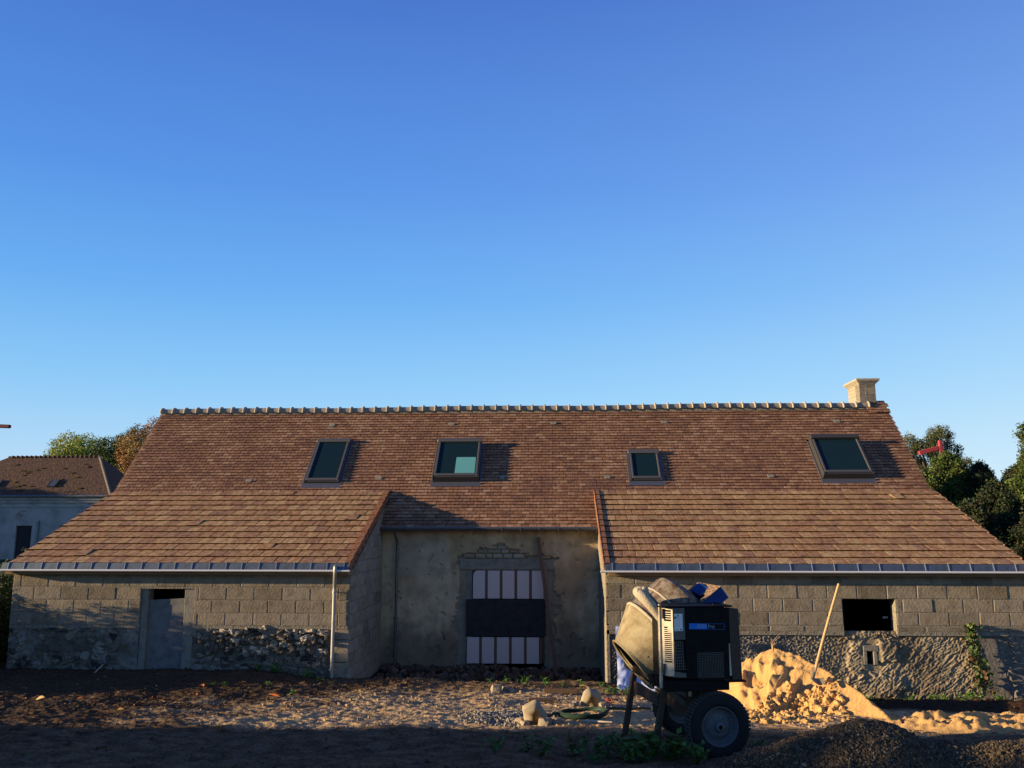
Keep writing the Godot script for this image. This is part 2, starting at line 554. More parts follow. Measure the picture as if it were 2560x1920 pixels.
func rubble(parent: Node, x0: float, x1: float, y0: float, y1: float, proud: float) -> void:
	var y := y0
	while y < y1 - 0.03:
		var h := minf(rr(0.055, 0.105) if proud > 0.0 else rr(0.08, 0.135), y1 - y)
		var x := x0 + rr(-0.06, 0.0)
		while x < x1 - 0.04:
			var w := minf(rr(0.06, 0.16) if proud > 0.0 else rr(0.09, 0.24), x1 - x)
			if w > 0.05 and rng.randf() > (0.07 if proud > 0.0 else 0.2):
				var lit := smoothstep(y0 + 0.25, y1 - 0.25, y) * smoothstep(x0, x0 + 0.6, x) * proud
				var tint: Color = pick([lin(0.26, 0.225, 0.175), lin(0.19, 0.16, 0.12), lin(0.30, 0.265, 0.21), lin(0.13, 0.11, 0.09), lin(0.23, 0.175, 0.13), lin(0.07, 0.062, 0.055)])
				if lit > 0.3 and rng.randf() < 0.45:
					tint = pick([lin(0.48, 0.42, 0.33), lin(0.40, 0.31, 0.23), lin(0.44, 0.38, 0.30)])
				var k := rng.randi() % 12
				var key := "rubble %d %s" % [k, tint]
				if not cache.has(key):
					cache[key] = rock(k + 11, 1, Vector3(1, 1, 1), 0.55, tint).mesh()
				var push := rr(-0.018, 0.008) + lit * rr(-0.02, 0.075)
				var sq := rr(0.6, 1.15)
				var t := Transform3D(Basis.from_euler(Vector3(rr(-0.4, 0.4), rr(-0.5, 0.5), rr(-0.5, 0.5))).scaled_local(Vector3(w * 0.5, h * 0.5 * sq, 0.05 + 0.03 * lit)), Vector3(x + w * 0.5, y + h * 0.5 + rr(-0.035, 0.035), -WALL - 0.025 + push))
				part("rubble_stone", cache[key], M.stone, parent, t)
			x += w + rr(0.0, 0.035)
		y += h


func tile_mesh(w: float, l: float, thick: float, tint: Color) -> Mesh:
	var m := Mb.new()
	m.col = tint
	m.bevel_box(Transform3D(Basis(), Vector3(0, thick * 0.5, 0)), Vector3(w, thick, l), 0.005)
	return m.mesh()


func frame_of(x: float, at: Vector2, tan_dir: Vector2) -> Transform3D:   # on a roof slope: x across, y normal, z down the slope; at = (d, y)
	var up := Vector3(0, tan_dir.y, -tan_dir.x)
	return Transform3D(Basis(Vector3.RIGHT, Vector3.RIGHT.cross(up) * 1.0, -up), Vector3(x, at.y, -at.x))


func wing_roof(barn: Node, x0: float, x1: float, own_rows: int, inner: int) -> void:
	var roof := Node3D.new()
	roof.name = "wing_roof"
	barn.add_child(roof, true)
	var run := Vector2(TOP_D - EAVE_D, TOP_Y - EAVE_Y)
	var u := run.normalized()
	var slab := Mb.new()
	slab.xf = Transform3D(Basis(Vector3(0, 0, 1), Vector3(0, 1, 0), Vector3(x1 - x0 - 0.06, 0, 0)), Vector3(x0 + 0.03, 0, 0))
	slab.col = lin(0.12, 0.08, 0.05)
	slab.prism(PackedVector2Array([Vector2(-EAVE_D - 0.03, EAVE_Y - 0.085), Vector2(-TOP_D - 0.3, TOP_Y + 0.03), Vector2(-TOP_D - 0.3, TOP_Y - 0.1), Vector2(-EAVE_D - 0.03, EAVE_Y - 0.17)]), 0, 1)
	var sl := part("roof_deck", slab, M.old_wood, roof)
	var rows := 13
	var step := run.length() / rows
	var tints := [lin(0.38, 0.232, 0.12), lin(0.42, 0.265, 0.134), lin(0.35, 0.205, 0.112), lin(0.44, 0.285, 0.145), lin(0.32, 0.19, 0.112), lin(0.40, 0.252, 0.13), lin(0.39, 0.228, 0.115), lin(0.345, 0.215, 0.118), lin(0.47, 0.315, 0.162)]
	var meshes := []
	for k in tints:
		meshes.append(tile_mesh(0.228, step + 0.045, 0.015, k))
	var rest := []
	var rest_cols := []
	var white := tile_mesh(0.228, step + 0.045, 0.015, Color(1, 1, 1))
	for r in rows:
		var n := int(round((x1 - x0) / 0.231))
		var wide := (x1 - x0) / n
		var shift := 0.5 * (r % 2)
		for i in n + (1 if shift > 0.0 else 0):
			var a := x0 + maxf(i - shift, 0.0) * wide
			var b := x0 + minf(i + 1 - shift, n) * wide
			var at := Vector2(EAVE_D, EAVE_Y) + u * (step * (r + 0.5) + 0.018)
			var t := frame_of((a + b) * 0.5 + rr(-0.003, 0.003), at, u)
			t.basis = t.basis * Basis.from_euler(Vector3(-0.124 + rr(-0.006, 0.006), rr(-0.006, 0.006), rr(-0.007, 0.007)))
			t.origin += t.basis.y * rr(0.0, 0.002)
			if rng.randf() < 0.006:
				t.basis = t.basis * Basis.from_euler(Vector3(0.03, 0.03, 0.0))
				t.origin += t.basis.y * 0.012
			t.basis = t.basis.scaled_local(Vector3((b - a - 0.008) / 0.228, 1, 1))
			var k := rng.randi() % tints.size()
			if r < own_rows:
				part("roof_tile", meshes[k], M.wing_tile, roof, t)
			else:
				rest.append(t)
				rest_cols.append(tints[k])
	many("upper_tiles", white, M.wing_tile, roof, rest, rest_cols)
	# tiles that close the two edges
	for side in 2:
		var x: float = [x0, x1][side]
		var out: float = [-1.0, 1.0][side]
		for r in rows:
			var m := Mb.new()
			var at := Vector2(EAVE_D, EAVE_Y) + u * (step * (r + 0.5))
			m.col = pick([lin(0.27, 0.13, 0.075), lin(0.25, 0.125, 0.075), lin(0.29, 0.145, 0.08)])
			if inner == side:
				m.bevel_box(Transform3D(Basis(), Vector3(-out * 0.045, 0.030, 0.01)), Vector3(0.11, 0.016, step + 0.05), 0.005)
			m.bevel_box(Transform3D(Basis(), Vector3(out * 0.006, -0.03 if inner == side else -0.07, 0.01)), Vector3(0.018, 0.145, step + 0.05), 0.005)
			var t := frame_of(x, at, u)
			t.basis = t.basis * Basis.from_euler(Vector3(-0.11, 0, 0))
			part("verge_tile", m, M.wing_tile, roof, t)


func skylight(barn: Node, x0: float, x1: float, y0: float, y1: float, proud: float, hood: float, blind := false) -> void:
	# x across, y0 and y1 heights of its lower and upper edge; built flat (z = down the slope) and laid on the roof
	var w := x1 - x0
	var l := (y1 - y0) * sqrt(2.0)
	var yc := (y0 + y1) * 0.5
	var o := Node3D.new()
	o.name = "skylight"
	o.transform = frame_of((x0 + x1) * 0.5, Vector2(TOP_D + yc - TOP_Y, yc), Vector2(1, 1).normalized())
	barn.add_child(o, true)
	var b := 0.075
	var m := Mb.new()
	for s: float in [-1.0, 1.0]:
		m.bevel_box(Transform3D(Basis(), Vector3(s * (w * 0.5 - 0.014), proud * 0.5, 0)), Vector3(0.028, proud, l), 0.004)
	m.bevel_box(Transform3D(Basis(), Vector3(0, proud * 0.5, l * 0.5 - 0.02)), Vector3(w - 0.057, proud - 0.02, 0.04), 0.004)
	m.bevel_box(Transform3D(Basis(), Vector3(0, proud * 0.5, -l * 0.5 + 0.02)), Vector3(w - 0.057, proud - 0.004, 0.04), 0.004)
	part("frame", m, M.frame, o)
	m = Mb.new()
	var inner := w - 0.06
	for s: float in [-1.0, 1.0]:
		m.bevel_box(Transform3D(Basis(), Vector3(s * (inner * 0.5 - 0.022), proud - 0.008, 0.0)), Vector3(0.042, 0.03, l - 0.09), 0.006)
	m.bevel_box(Transform3D(Basis(), Vector3(0, proud - 0.007, l * 0.5 - 0.075)), Vector3(inner - 0.087, 0.03, 0.06), 0.006)
	part("sash", m, M.frame_light, o)
	m = Mb.new()
	m.bevel_box(Transform3D(Basis(), Vector3(0, proud + hood * 0.35, -l * 0.5 + 0.055)), Vector3(w + 0.012, 0.03 + hood, 0.12), 0.012)
	part("hood", m, M.frame_light if hood < 0.04 else M.frame, o)
	m = Mb.new()
	m.span(Vector3(-inner * 0.5 + 0.035, proud - 0.022, -l * 0.5 + 0.05), Vector3(inner * 0.5 - 0.035, proud - 0.016, l * 0.5 - 0.06))
	part("pane", m, M.pane, o)
	m = Mb.new()
	m.bevel_box(Transform3D(Basis(Vector3.RIGHT, 0.0), Vector3(0, 0.02, l * 0.5 + 0.07)), Vector3(w + 0.09, 0.014, 0.14), 0.003)
	for s: float in [-1.0, 1.0]:
		m.bevel_box(Transform3D(Basis(), Vector3(s * (w * 0.5 + 0.022), 0.028, 0)), Vector3(0.04, 0.014, l), 0.003)
	part("flashing", m, M.dark_zinc, o)
	if blind:
		m = Mb.new()
		m.span(Vector3(-0.03, proud - 0.0145, -0.02), Vector3(inner * 0.5 - 0.07, proud - 0.012, l * 0.5 - 0.13))
		part("blind", m, M.teal_blind, o)


func main_roof(barn: Node) -> void:
	var roof := Node3D.new()
	roof.name = "main_roof"
	barn.add_child(roof, true)
	var x0 := -9.7
	var x1 := 7.86
	var low := Vector2(17.78, 2.74)          # foot of the slope between the wings
	var deck := Mb.new()
	deck.col = lin(0.12, 0.07, 0.045)
	deck.xf = Transform3D(Basis(Vector3(0, 0, 1), Vector3(0, 1, 0), Vector3(x1 - x0 - 0.04, 0, 0)), Vector3(x0 + 0.02, 0, 0))
	deck.prism(PackedVector2Array([Vector2(-low.x - 0.03, low.y - 0.0), Vector2(-RIDGE_D, RIDGE_Y - 0.03), Vector2(-23.4, 2.7), Vector2(-23.4, 2.55), Vector2(-RIDGE_D, RIDGE_Y - 0.2), Vector2(-low.x - 0.1, low.y - 0.04)]), 0, 1)
	var dk := part("roof_deck", deck, M.wing_tile, roof)
	var u := Vector2(1, 1).normalized()
	var length := (RIDGE_Y - low.y) * sqrt(2.0) - 0.03
	var rows := 41
	var step := length / rows
	var holes := [[-5.55, -4.71, 3.6, 4.74], [-2.71, -1.64, 3.62, 4.64], [1.59, 2.34, 3.64, 4.43], [5.68, 6.80, 3.66, 4.67]]
	var tints := [lin(0.275, 0.16, 0.10), lin(0.255, 0.144, 0.093), lin(0.30, 0.178, 0.112), lin(0.23, 0.13, 0.088), lin(0.33, 0.202, 0.129), lin(0.265, 0.148, 0.091), lin(0.285, 0.167, 0.105), lin(0.365, 0.238, 0.155), lin(0.20, 0.114, 0.082)]
	var odds := [0, 0, 1, 1, 2, 2, 3, 3, 4, 5, 5, 6, 6, 7, 8]
	var own := []
	for k in tints:
		own.append(tile_mesh(0.154, step + 0.04, 0.013, k))
	var white := tile_mesh(0.154, step + 0.04, 0.013, Color(1, 1, 1))
	var at := []
	var cols := []
	var singles := 0
	for r in rows:
		var c := low + u * (step * (r + 0.5))
		var a := x0 if c.y > TOP_Y - 0.12 else XA - 0.25
		var b := x1 if c.y > TOP_Y - 0.12 else XB + 0.25
		var n := int((b - a) / 0.158)
		for i in n + 1:
			var xa := maxf(a, a + (i - 0.5 * (r % 2)) * 0.158)
			var xb := minf(b, a + (i + 1 - 0.5 * (r % 2)) * 0.158)
			if xb - xa < 0.03:
				continue
			for h in holes:
				if c.y > h[2] and c.y < h[3]:
					if xa < h[0] and xb > h[0]: xb = h[0]
					elif xa < h[1] and xb > h[1]: xa = h[1]
			if xb - xa < 0.02:
				continue
			var x := (xa + xb) * 0.5
			var skip := false
			for h in holes:
				if x > h[0] and x < h[1] and c.y > h[2] and c.y < h[3]:
					skip = true
			if skip:
				continue
			var t := frame_of(x, c, u)
			t.basis = t.basis * Basis.from_euler(Vector3(-0.30 + rr(-0.012, 0.012), rr(-0.010, 0.010), rr(-0.010, 0.010)))
			t.origin += t.basis.y * rr(0.0, 0.002)
			t.basis = t.basis.scaled_local(Vector3((xb - xa - 0.004) / 0.154, 1, 1))
			var patch := nz.get_noise_2d(x * 50.0, c.y * 90.0)
			var k: int = odds[rng.randi() % odds.size()]
			if patch > 0.2 and rng.randf() < 0.4:
				k = [4, 7, 2][rng.randi() % 3]
			if patch < -0.2 and rng.randf() < 0.4:
				k = [1, 3, 8][rng.randi() % 3]
			if c.y < TOP_Y - 0.08 and x > XA and x < XB and singles < 300:
				part("plain_tile", own[k], M.plain_tile, roof, t)
				singles += 1
			else:
				at.append(t)
				cols.append(tints[k])
	many("upper_tiles", white, M.plain_tile, roof, at, cols)
	# ventilation tiles
	for s in [[-5.33, 5.13], [-2.46, 5.15], [-0.04, 5.16], [2.56, 5.17], [6.54, 5.17], [-6.78, 3.75], [-3.89, 3.79], [-1.17, 3.81], [1.12, 3.81], [4.63, 3.82]]:
		var m := Mb.new()
		m.bevel_box(Transform3D(Basis(Vector3.RIGHT, -0.10), Vector3(0, 0.026, 0)), Vector3(0.14, 0.016, 0.10), 0.004)
		m.bevel_box(Transform3D(Basis(), Vector3(0, 0.03, 0.045)), Vector3(0.10, 0.018, 0.025), 0.004)
		part("vent_tile", m, M.cement, roof, frame_of(s[0], Vector2(TOP_D + s[1] - TOP_Y, s[1]), u))
	# ridge tiles with the mortar collars between them
	var n := 58
	var wide := (7.38 + 9.68) / n
	var half := Mb.new()
	var collar := Mb.new()
	for e in 2:
		var p := PackedVector3Array()
		var q: Mb = [half, collar][e]
		for j in ([2, 4][e]):
			for i in 13:
				var a := PI * (i / 12.0) * 1.1 - PI * 0.05
				var r: float = 0.105 if e == 0 else [0.10, 0.142, 0.135, 0.10][j]
				var x: float = wide * j if e == 0 else [-0.005, 0.0, 0.036, 0.045][j]
				p.append(Vector3(x, sin(a) * r * 1.0, cos(a) * r * 1.15))
		q.grid(13, [2, 4][e], p, true)
	var hm := half.mesh()
	var cm := collar.mesh()
	for i in n:
		var t := Transform3D(Basis.from_euler(Vector3(rr(-0.03, 0.03), 0, rr(-0.015, 0.015))), Vector3(-9.68 + wide * i, RIDGE_Y - 0.015 + 0.012 * sin(i * 0.31) + 0.0009 * i, -RIDGE_D))
		var o := part("ridge_tile", hm, M.ridge_tile, roof, t)
		part("collar", cm, M.chimney_stone, roof, t)
	part("collar", cm, M.chimney_stone, roof, Transform3D(Basis(), Vector3(7.385, RIDGE_Y + 0.03, -RIDGE_D)))
	var bed := Mb.new()
	bed.bevel_box(Transform3D(Basis(Vector3(0, 0, 1), 0.003), Vector3(-1.15, RIDGE_Y - 0.02, -RIDGE_D)), Vector3(17.05, 0.10, 0.19), 0.01)
	part("ridge_bed", bed, M.mortar, roof)
	# raised tiling round the foot of the chimney
	var hump := Mb.new()
	hump.col = lin(0.25, 0.125, 0.08)
	hump.prism(PackedVector2Array([Vector2(7.36, RIDGE_Y - 0.25), Vector2(7.86, RIDGE_Y - 0.25), Vector2(7.80, RIDGE_Y + 0.12), Vector2(7.5, RIDGE_Y + 0.12), Vector2(7.38, RIDGE_Y + 0.0)]), -RIDGE_D - 0.5, -RIDGE_D + 0.04)
	part("chimney_fillet", hump, M.wing_tile, roof)
	for r in 4:
		for i in 3:
			var t := frame_of(7.46 + 0.158 * i - 0.05 * (r % 2), Vector2(RIDGE_D - 0.16 + 0.05 * r, RIDGE_Y - 0.08 + 0.07 * r), Vector2(0.75, 1.0).normalized())
			t.basis = t.basis * Basis(Vector3.RIGHT, -0.2)
			part("plain_tile", own[rng.randi() % own.size()], M.plain_tile, roof, t)


func chimney(barn: Node) -> void:
	var ch := Node3D.new()
	ch.name = "chimney"
	barn.add_child(ch, true)
	var x0 := 7.22
	var x1 := 7.60
	var y := 5.3
	var row := 0
	while y < 6.1:
		var h := minf(rr(0.15, 0.2), 6.12 - y)
		# front and back stones, then the two flanks
		var cut := lerpf(x0, x1, [0.42, 0.6, 0.5, 0.35, 0.55, 0.45][row % 6])
		for s in [[x0, cut, -20.80, -20.53], [cut, x1, -20.80, -20.53], [x0, x1, -21.06, -20.80], [x0, x1, -21.32, -21.06]]:
			var m := Mb.new()
			m.col = (lin(0.62, 0.60, 0.60) if s[2] > -20.85 and y > 5.75 and y < 5.95 else (lin(0.56, 0.56, 0.60) if s[3] > -20.6 else lin(1.0, 0.97, 0.92))) * rr(0.88, 1.05)
			m.span(Vector3(s[0] + 0.001, y + 0.001, s[2] + 0.001), Vector3(s[1] - 0.001, y + h - 0.001, s[3] - 0.001 + rr(-0.003, 0.003)), 0.005)
			part("chimney_block", m, M.chimney_stone, ch)
		y += h
		row += 1
	var cap := Mb.new()
	for i in 5:
		var g: float = [0.0, 0.02, 0.045, 0.07, 0.075][i]
		cap.bevel_box(Transform3D(Basis(), Vector3(7.41, 6.11 + 0.026 * i, -20.925)), Vector3(0.40 + g * 2.0, 0.03, 0.81 + g * 2.0), 0.004)
	part("cap", cap, M.chimney_stone, ch)
	var core := Mb.new()
	core.span(Vector3(7.24, 5.2, -21.30), Vector3(7.58, 6.1, -20.55))
	part("core", core, M.mortar, ch)
	var flue := Mb.new()
	flue.span(Vector3(7.3, 6.2, -21.2), Vector3(7.5, 6.245, -20.65))
	part("flue", flue, M.dark_inside, ch)


func wing_gutter(barn: Node, x0: float, x1: float, spacing: float) -> void:
	var g := Node3D.new()
	g.name = "gutter"
	barn.add_child(g, true)
	# zinc apron, tilted to the sky, then the bright rounded lip and the board below it
	var m := Mb.new()
	m.xf = Transform3D(Basis(Vector3(0, 0, 1), Vector3(0, 1, 0), Vector3(x1 - x0, 0, 0)), Vector3(x0, 0, 0))
	m.prism(PackedVector2Array([Vector2(-15.105, 2.112), Vector2(-15.09, 2.118), Vector2(-15.045, 1.998), Vector2(-15.06, 1.99)]), 0, 1)
	var o := part("apron", m, M.zinc, g)
	m = Mb.new()
	m.xf = Transform3D(Basis(Vector3(0, 0, 1), Vector3(0, 1, 0), Vector3(x1 - x0 + 0.1, 0, 0)), Vector3(x0 - 0.08, 0, 0))
	var lip := PackedVector2Array()
	for i in 10:
		var a := TAU * i / 10.0
		lip.append(Vector2(-15.02 + cos(a) * 0.036, 1.988 + sin(a) * 0.02))
	m.prism(lip, 0, 1)
	o = part("lip", m, M.lip, g)
	m = Mb.new()
	m.span(Vector3(x0 + 0.05, 1.915, -15.3), Vector3(x1 - 0.02, 1.968, -15.10), 0.004)
	part("fascia", m, M.wood, g)
	m = Mb.new()
	m.span(Vector3(x0 + 0.05, 1.968, -15.3), Vector3(x1 - 0.02, 2.03, -15.16))
	part("fascia_backing", m, M.old_wood, g)
	var x := x0 + 0.12
	while x < x1 - 0.05:
		m = Mb.new()
		m.xf = Transform3D(Basis(Vector3(0, 0, 1), Vector3(0, 1, 0), Vector3(1, 0, 0)), Vector3.ZERO)
		m.prism(PackedVector2Array([Vector2(-15.09, 2.125), Vector2(-15.08, 2.130), Vector2(-15.036, 2.002), Vector2(-15.048, 1.996)]), x, x + 0.011)
		m.bevel_box(Transform3D(Basis(), Vector3(-15.085, 2.128, x + 0.006)), Vector3(0.025, 0.010, 0.022), 0.002)
		o = part("bracket", m, M.bracket, g)
		x += spacing + rr(-0.02, 0.02)


func pipe(barn: Node, pts: PackedVector3Array, r: float, collars: Array, m: Material) -> void:
	var p := Mb.new()
	p.tube(pts, [r], 14)
	var o := part("downpipe", p, m, barn)
	for c: Vector3 in collars:
		var k := Mb.new()
		k.tube(PackedVector3Array([c - Vector3(0, 0.012, 0), c + Vector3(0, 0.012, 0)]), [r + 0.008], 14)
		k.box(c + Vector3(r + 0.02, 0, -0.0), Vector3(0.04, 0.018, 0.012))
		k.box(c + Vector3(-r - 0.015, 0, -0.0), Vector3(0.03, 0.018, 0.012))
		k.box(c + Vector3(0, 0, -r - 0.025), Vector3(0.012, 0.012, 0.06))
		part("collar", k, m, o)


func build_barn() -> void:
	var barn := thing("stone_barn", "long stone and block barn under brown tile roofs with two low wings", "barn")
	var soil_tint := func(_x: float, _y: float) -> Color: return lin(1, 1, 1)

	# ------- left wing
	var wall := Node3D.new()
	wall.name = "wing_wall"
	barn.add_child(wall, true)
	var core := Mb.new()
	core.col = lin(0.92, 0.92, 0.92)
	core.span(Vector3(XL, 0.98, -WALL - 0.25), Vector3(-7.36, 2.0, -WALL + 0.0135))
	core.span(Vector3(-6.4, 0.98, -WALL - 0.25), Vector3(XA, 2.0, -WALL + 0.0135))
	core.span(Vector3(-7.36, 1.66, -WALL - 0.25), Vector3(-6.4, 2.0, -WALL + 0.0135))
	core.span(Vector3(XL, -0.3, -WALL - 0.3), Vector3(-7.36, 0.98, -WALL - 0.05))
	core.span(Vector3(-6.4, -0.3, -WALL - 0.3), Vector3(XA, 0.98, -WALL - 0.05))
	part("mortar_core", core, M.mortar, wall)
	var gap := [[-7.36, -6.4, -1.0, 1.665]]
	var levels := [1.03, 1.245, 1.465, 1.69, 1.93]
	for i in 4:
		course(wall, M.block, XL, XA, levels[i], levels[i + 1], XL - 0.25 * (i % 2) - 0.1, Vector3(0, 0, -WALL), Vector3.RIGHT, gap)
	# rough filling under the blocks and behind the stones
	var rel := func(x: float, y: float) -> float: return 0.02 + 0.02 * nz.get_noise_2d(x * 500.0, y * 500.0) + 0.012 * nz.get_noise_2d(x * 1500.0, y * 1500.0) - 0.02 * smoothstep(0.2, 0.5, y) * smoothstep(-6.4, -6.0, x)
	var tnt := func(x: float, y: float) -> Color:
		var k := nz.get_noise_2d(x * 130.0, y * 160.0)
		return lin(0.15, 0.13, 0.10).lerp(lin(0.26, 0.235, 0.19), clampf(0.5 + k * 1.6, 0, 1))
	part("mortar", wall_sheet(XL, -7.36, -0.1, 1.035, 0.03, WALL + 0.03, rel, tnt), M.render, wall)
	part("mortar", wall_sheet(-6.4, XA, -0.1, 1.035, 0.03, WALL + 0.03, rel, tnt), M.render, wall)
	rubble(wall, XL + 0.05, -7.7, 0.2, 0.97, 0.0)
	rubble(wall, -6.30, -3.98, 0.14, 0.99, 1.0)
	# squared corner stones at the side of the recess
	for s in [[-3.93, XA, 0.05, 0.42], [-3.88, XA, 0.42, 0.8], [-3.93, XA, 0.8, 1.03]]:
		var m := Mb.new()
		m.span(Vector3(s[0], s[2] + 0.006, -WALL - 0.2), Vector3(s[1] + 0.004, s[3] - 0.006, -WALL + 0.006), 0.01)
		part("corner_stone", m, M.block, wall)
	# flank towards the recess
	var flank := Node3D.new()
	flank.name = "flank_wall"
	barn.add_child(flank, true)
	var fl := Mb.new()
	fl.col = lin(1.35, 1.35, 1.4)
	fl.xf = Transform3D(Basis(Vector3(0, 0, 1), Vector3(0, 1, 0), Vector3(1, 0, 0)), Vector3(XA - 0.19, 0, 0))
	fl.prism(PackedVector2Array([Vector2(-WALL - 0.255, -0.4), Vector2(-WALL - 0.255, 2.03), Vector2(-DEEP - 0.1, 3.14), Vector2(-DEEP - 0.1, -0.4)]), 0, 0.2)
	var fo := part("mortar_core", fl, M.mortar, flank)
	for i in 13:
		var y0 := -0.12 + 0.225 * i
		var first := maxf(0.0, (y0 + 0.3 - 2.02) / 0.411)
		if first < 2.55:
			course(flank, M.block_side, first, 2.72, y0, y0 + 0.225, first - 0.25 * (i % 2), Vector3(XA, 0, -WALL), Vector3(0, 0, -1))
	# door
	var dr := Node3D.new()
	dr.name = "door"
	barn.add_child(dr, true)
	var m := Mb.new()
	m.span(Vector3(-7.36, 0.0, -WALL - 0.24), Vector3(-7.245, 1.66, -WALL - 0.02), 0.006)
	m.span(Vector3(-6.575, 0.0, -WALL - 0.24), Vector3(-6.4, 1.66, -WALL - 0.008), 0.006)
	part("surround", m, M.cement, dr)
	m = Mb.new()
	m.prism(PackedVector2Array([Vector2(-7.24, 0.0), Vector2(-6.60, 0.0), Vector2(-6.60, 1.49), Vector2(-7.24, 1.46)]), -WALL - 0.12, -WALL - 0.08)
	part("door_leaf", m, M.door, dr)
	m = Mb.new()
	m.span(Vector3(-7.3, -0.2, -WALL - 1.2), Vector3(-6.5, 1.8, -WALL - 1.15))
	part("dark_passage", m, M.dark_inside, dr)

	# ------- right wing
	var wr := Node3D.new()
	wr.name = "wing_wall"
	barn.add_child(wr, true)
	core = Mb.new()
	core.span(Vector3(XB, 0.93, -WALL - 0.25), Vector3(4.85, 2.0, -WALL + 0.0135))
	core.span(Vector3(5.735, 0.93, -WALL - 0.25), Vector3(XR, 2.0, -WALL + 0.0135))
	core.span(Vector3(4.85, 1.535, -WALL - 0.25), Vector3(5.735, 2.0, -WALL + 0.0135))
	core.span(Vector3(XB, -0.4, -WALL - 0.3), Vector3(5.2, 0.93, -WALL - 0.06))
	core.span(Vector3(5.33, -0.4, -WALL - 0.3), Vector3(XR, 0.93, -WALL - 0.06))
	core.span(Vector3(5.2, 0.68, -WALL - 0.3), Vector3(5.33, 0.93, -WALL - 0.06))
	core.span(Vector3(5.2, -0.4, -WALL - 0.3), Vector3(5.33, 0.44, -WALL - 0.06))
	part("mortar_core", core, M.mortar, wr)
	gap = [[4.85, 5.735, 0.92, 1.53]]
	levels = [1.09, 1.31, 1.53, 1.765, 1.93]
	for i in 4:
		course(wr, M.block, XB, XR, levels[i], levels[i + 1], XB - 0.25 * ((i + 1) % 2), Vector3(0, 0, -WALL), Vector3.RIGHT, gap)
	# thin levelling course of cut blocks
	for s in [[0.85, 1.5], [1.52, 2.1], [2.12, 3.0], [3.02, 3.6], [3.62, 4.2], [4.22, 4.84], [5.75, 6.2], [6.22, 6.9], [6.92, 7.9]]:
		m = Mb.new()
		m.col = Color(1, 1, 1) * rr(0.7, 1.0)
		m.span(Vector3(s[0], 0.985 + rr(0, 0.01), -WALL - 0.05), Vector3(s[1] - 0.015, 1.08, -WALL + rr(0.014, 0.022)), 0.008)
		part("cut_block", m, M.block, wr)
	# roughcast lower half: trowelled in slanting strokes, with thrown grit on its left
	rel = func(x: float, y: float) -> float:
		var a := x * 0.72 + y * 0.69
		var b := -x * 0.69 + y * 0.72
		var k := smoothstep(4.0, 5.3, x)
		var z := 0.008 * k * nz.get_noise_2d(a * 260.0, b * 1000.0) - 0.012 * absf(nz.get_noise_2d(a * 620.0, b * 1500.0)) * (0.5 + 0.8 * k) + 0.008 * nz.get_noise_2d(a * 2000.0, b * 2900.0) + 0.016 * (1.0 - k) * maxf(0.0, nz.get_noise_2d(x * 2300.0, y * 2300.0)) * 2.0
		z += 0.014 * nz.get_noise_2d(x * 110.0, y * 140.0)
		# bare cement at the far end, behind the ivy
		var e := smoothstep(7.02, 7.1, x + 0.1 * nz.get_noise_2d(3.0, y * 300.0))
		z = lerpf(z, 0.004 * nz.get_noise_2d(x * 300.0, y * 300.0) - 0.02, e)
		z += 0.045 * smoothstep(7.52, 7.6, x + 0.12 * nz.get_noise_2d(9.0, y * 260.0)) 
		# plaster ring round the slit, cement patch beside it
		var s := Vector2((x - 5.265) / 0.14, (y - 0.56) / 0.24).length()
		z = lerpf(z, -0.01, smoothstep(1.5, 1.2, s))
		var wob := 0.35 * nz.get_noise_2d(x * 500.0, y * 500.0) + 0.2 * nz.get_noise_2d(x * 1300.0, y * 1300.0)
		z += 0.03 * smoothstep(0.1, -0.05, Vector2((x - 5.03) / 0.15, (y - 0.5) / 0.26).length() - 1.0 + wob)
		z += 0.035 * smoothstep(0.1, -0.05, Vector2((x - 5.55) / 0.20, (y - 0.68) / 0.17).length() - 1.0 + wob)
		z += 0.025 * smoothstep(0.1, -0.05, Vector2((x - 5.35) / 0.42, (y - 0.10) / 0.18).length() - 1.0 + wob)
		z -= 0.028 * smoothstep(0.93, 0.985, y + 0.05 * nz.get_noise_2d(x * 300.0, 4.0) + 0.02 * nz.get_noise_2d(x * 1100.0, 8.0))
		return z
	tnt = func(x: float, y: float) -> Color:
		var k := nz.get_noise_2d(x * 90.0, y * 110.0)
		var g := nz.get_noise_2d(x * 700.0, y * 700.0)
		var c := lin(0.23, 0.178, 0.115).lerp(lin(0.38, 0.30, 0.195), clampf(0.5 + 1.3 * k + 0.5 * g, 0, 1))
		c = c.lerp(lin(0.19, 0.175, 0.155), smoothstep(5.0, 3.6, x) * 0.8)
		c = c.lerp(lin(0.2, 0.18, 0.15), smoothstep(7.0, 7.15, x))
		return c
	part("roughcast", wall_sheet(XB, XR, -0.3, 1.0, 0.015, WALL + 0.02, rel, tnt, Rect2(5.21, 0.45, 0.10, 0.22)), M.render, wr)
	m = Mb.new()
	m.span(Vector3(5.15, 0.675, -WALL - 0.1), Vector3(5.40, 0.77, -WALL + 0.012), 0.008)
	m.span(Vector3(5.315, 0.45, -WALL - 0.1), Vector3(5.38, 0.673, -WALL + 0.01), 0.008)
	m.span(Vector3(5.15, 0.45, -WALL - 0.1), Vector3(5.21, 0.673, -WALL + 0.004), 0.008)
	part("slit_surround", m, M.cement, wr)
	m = Mb.new()
	m.span(Vector3(5.18, 0.4, -WALL - 0.34), Vector3(5.36, 0.7, -WALL - 0.31))
	part("dark_slit", m, M.dark_inside, wr)
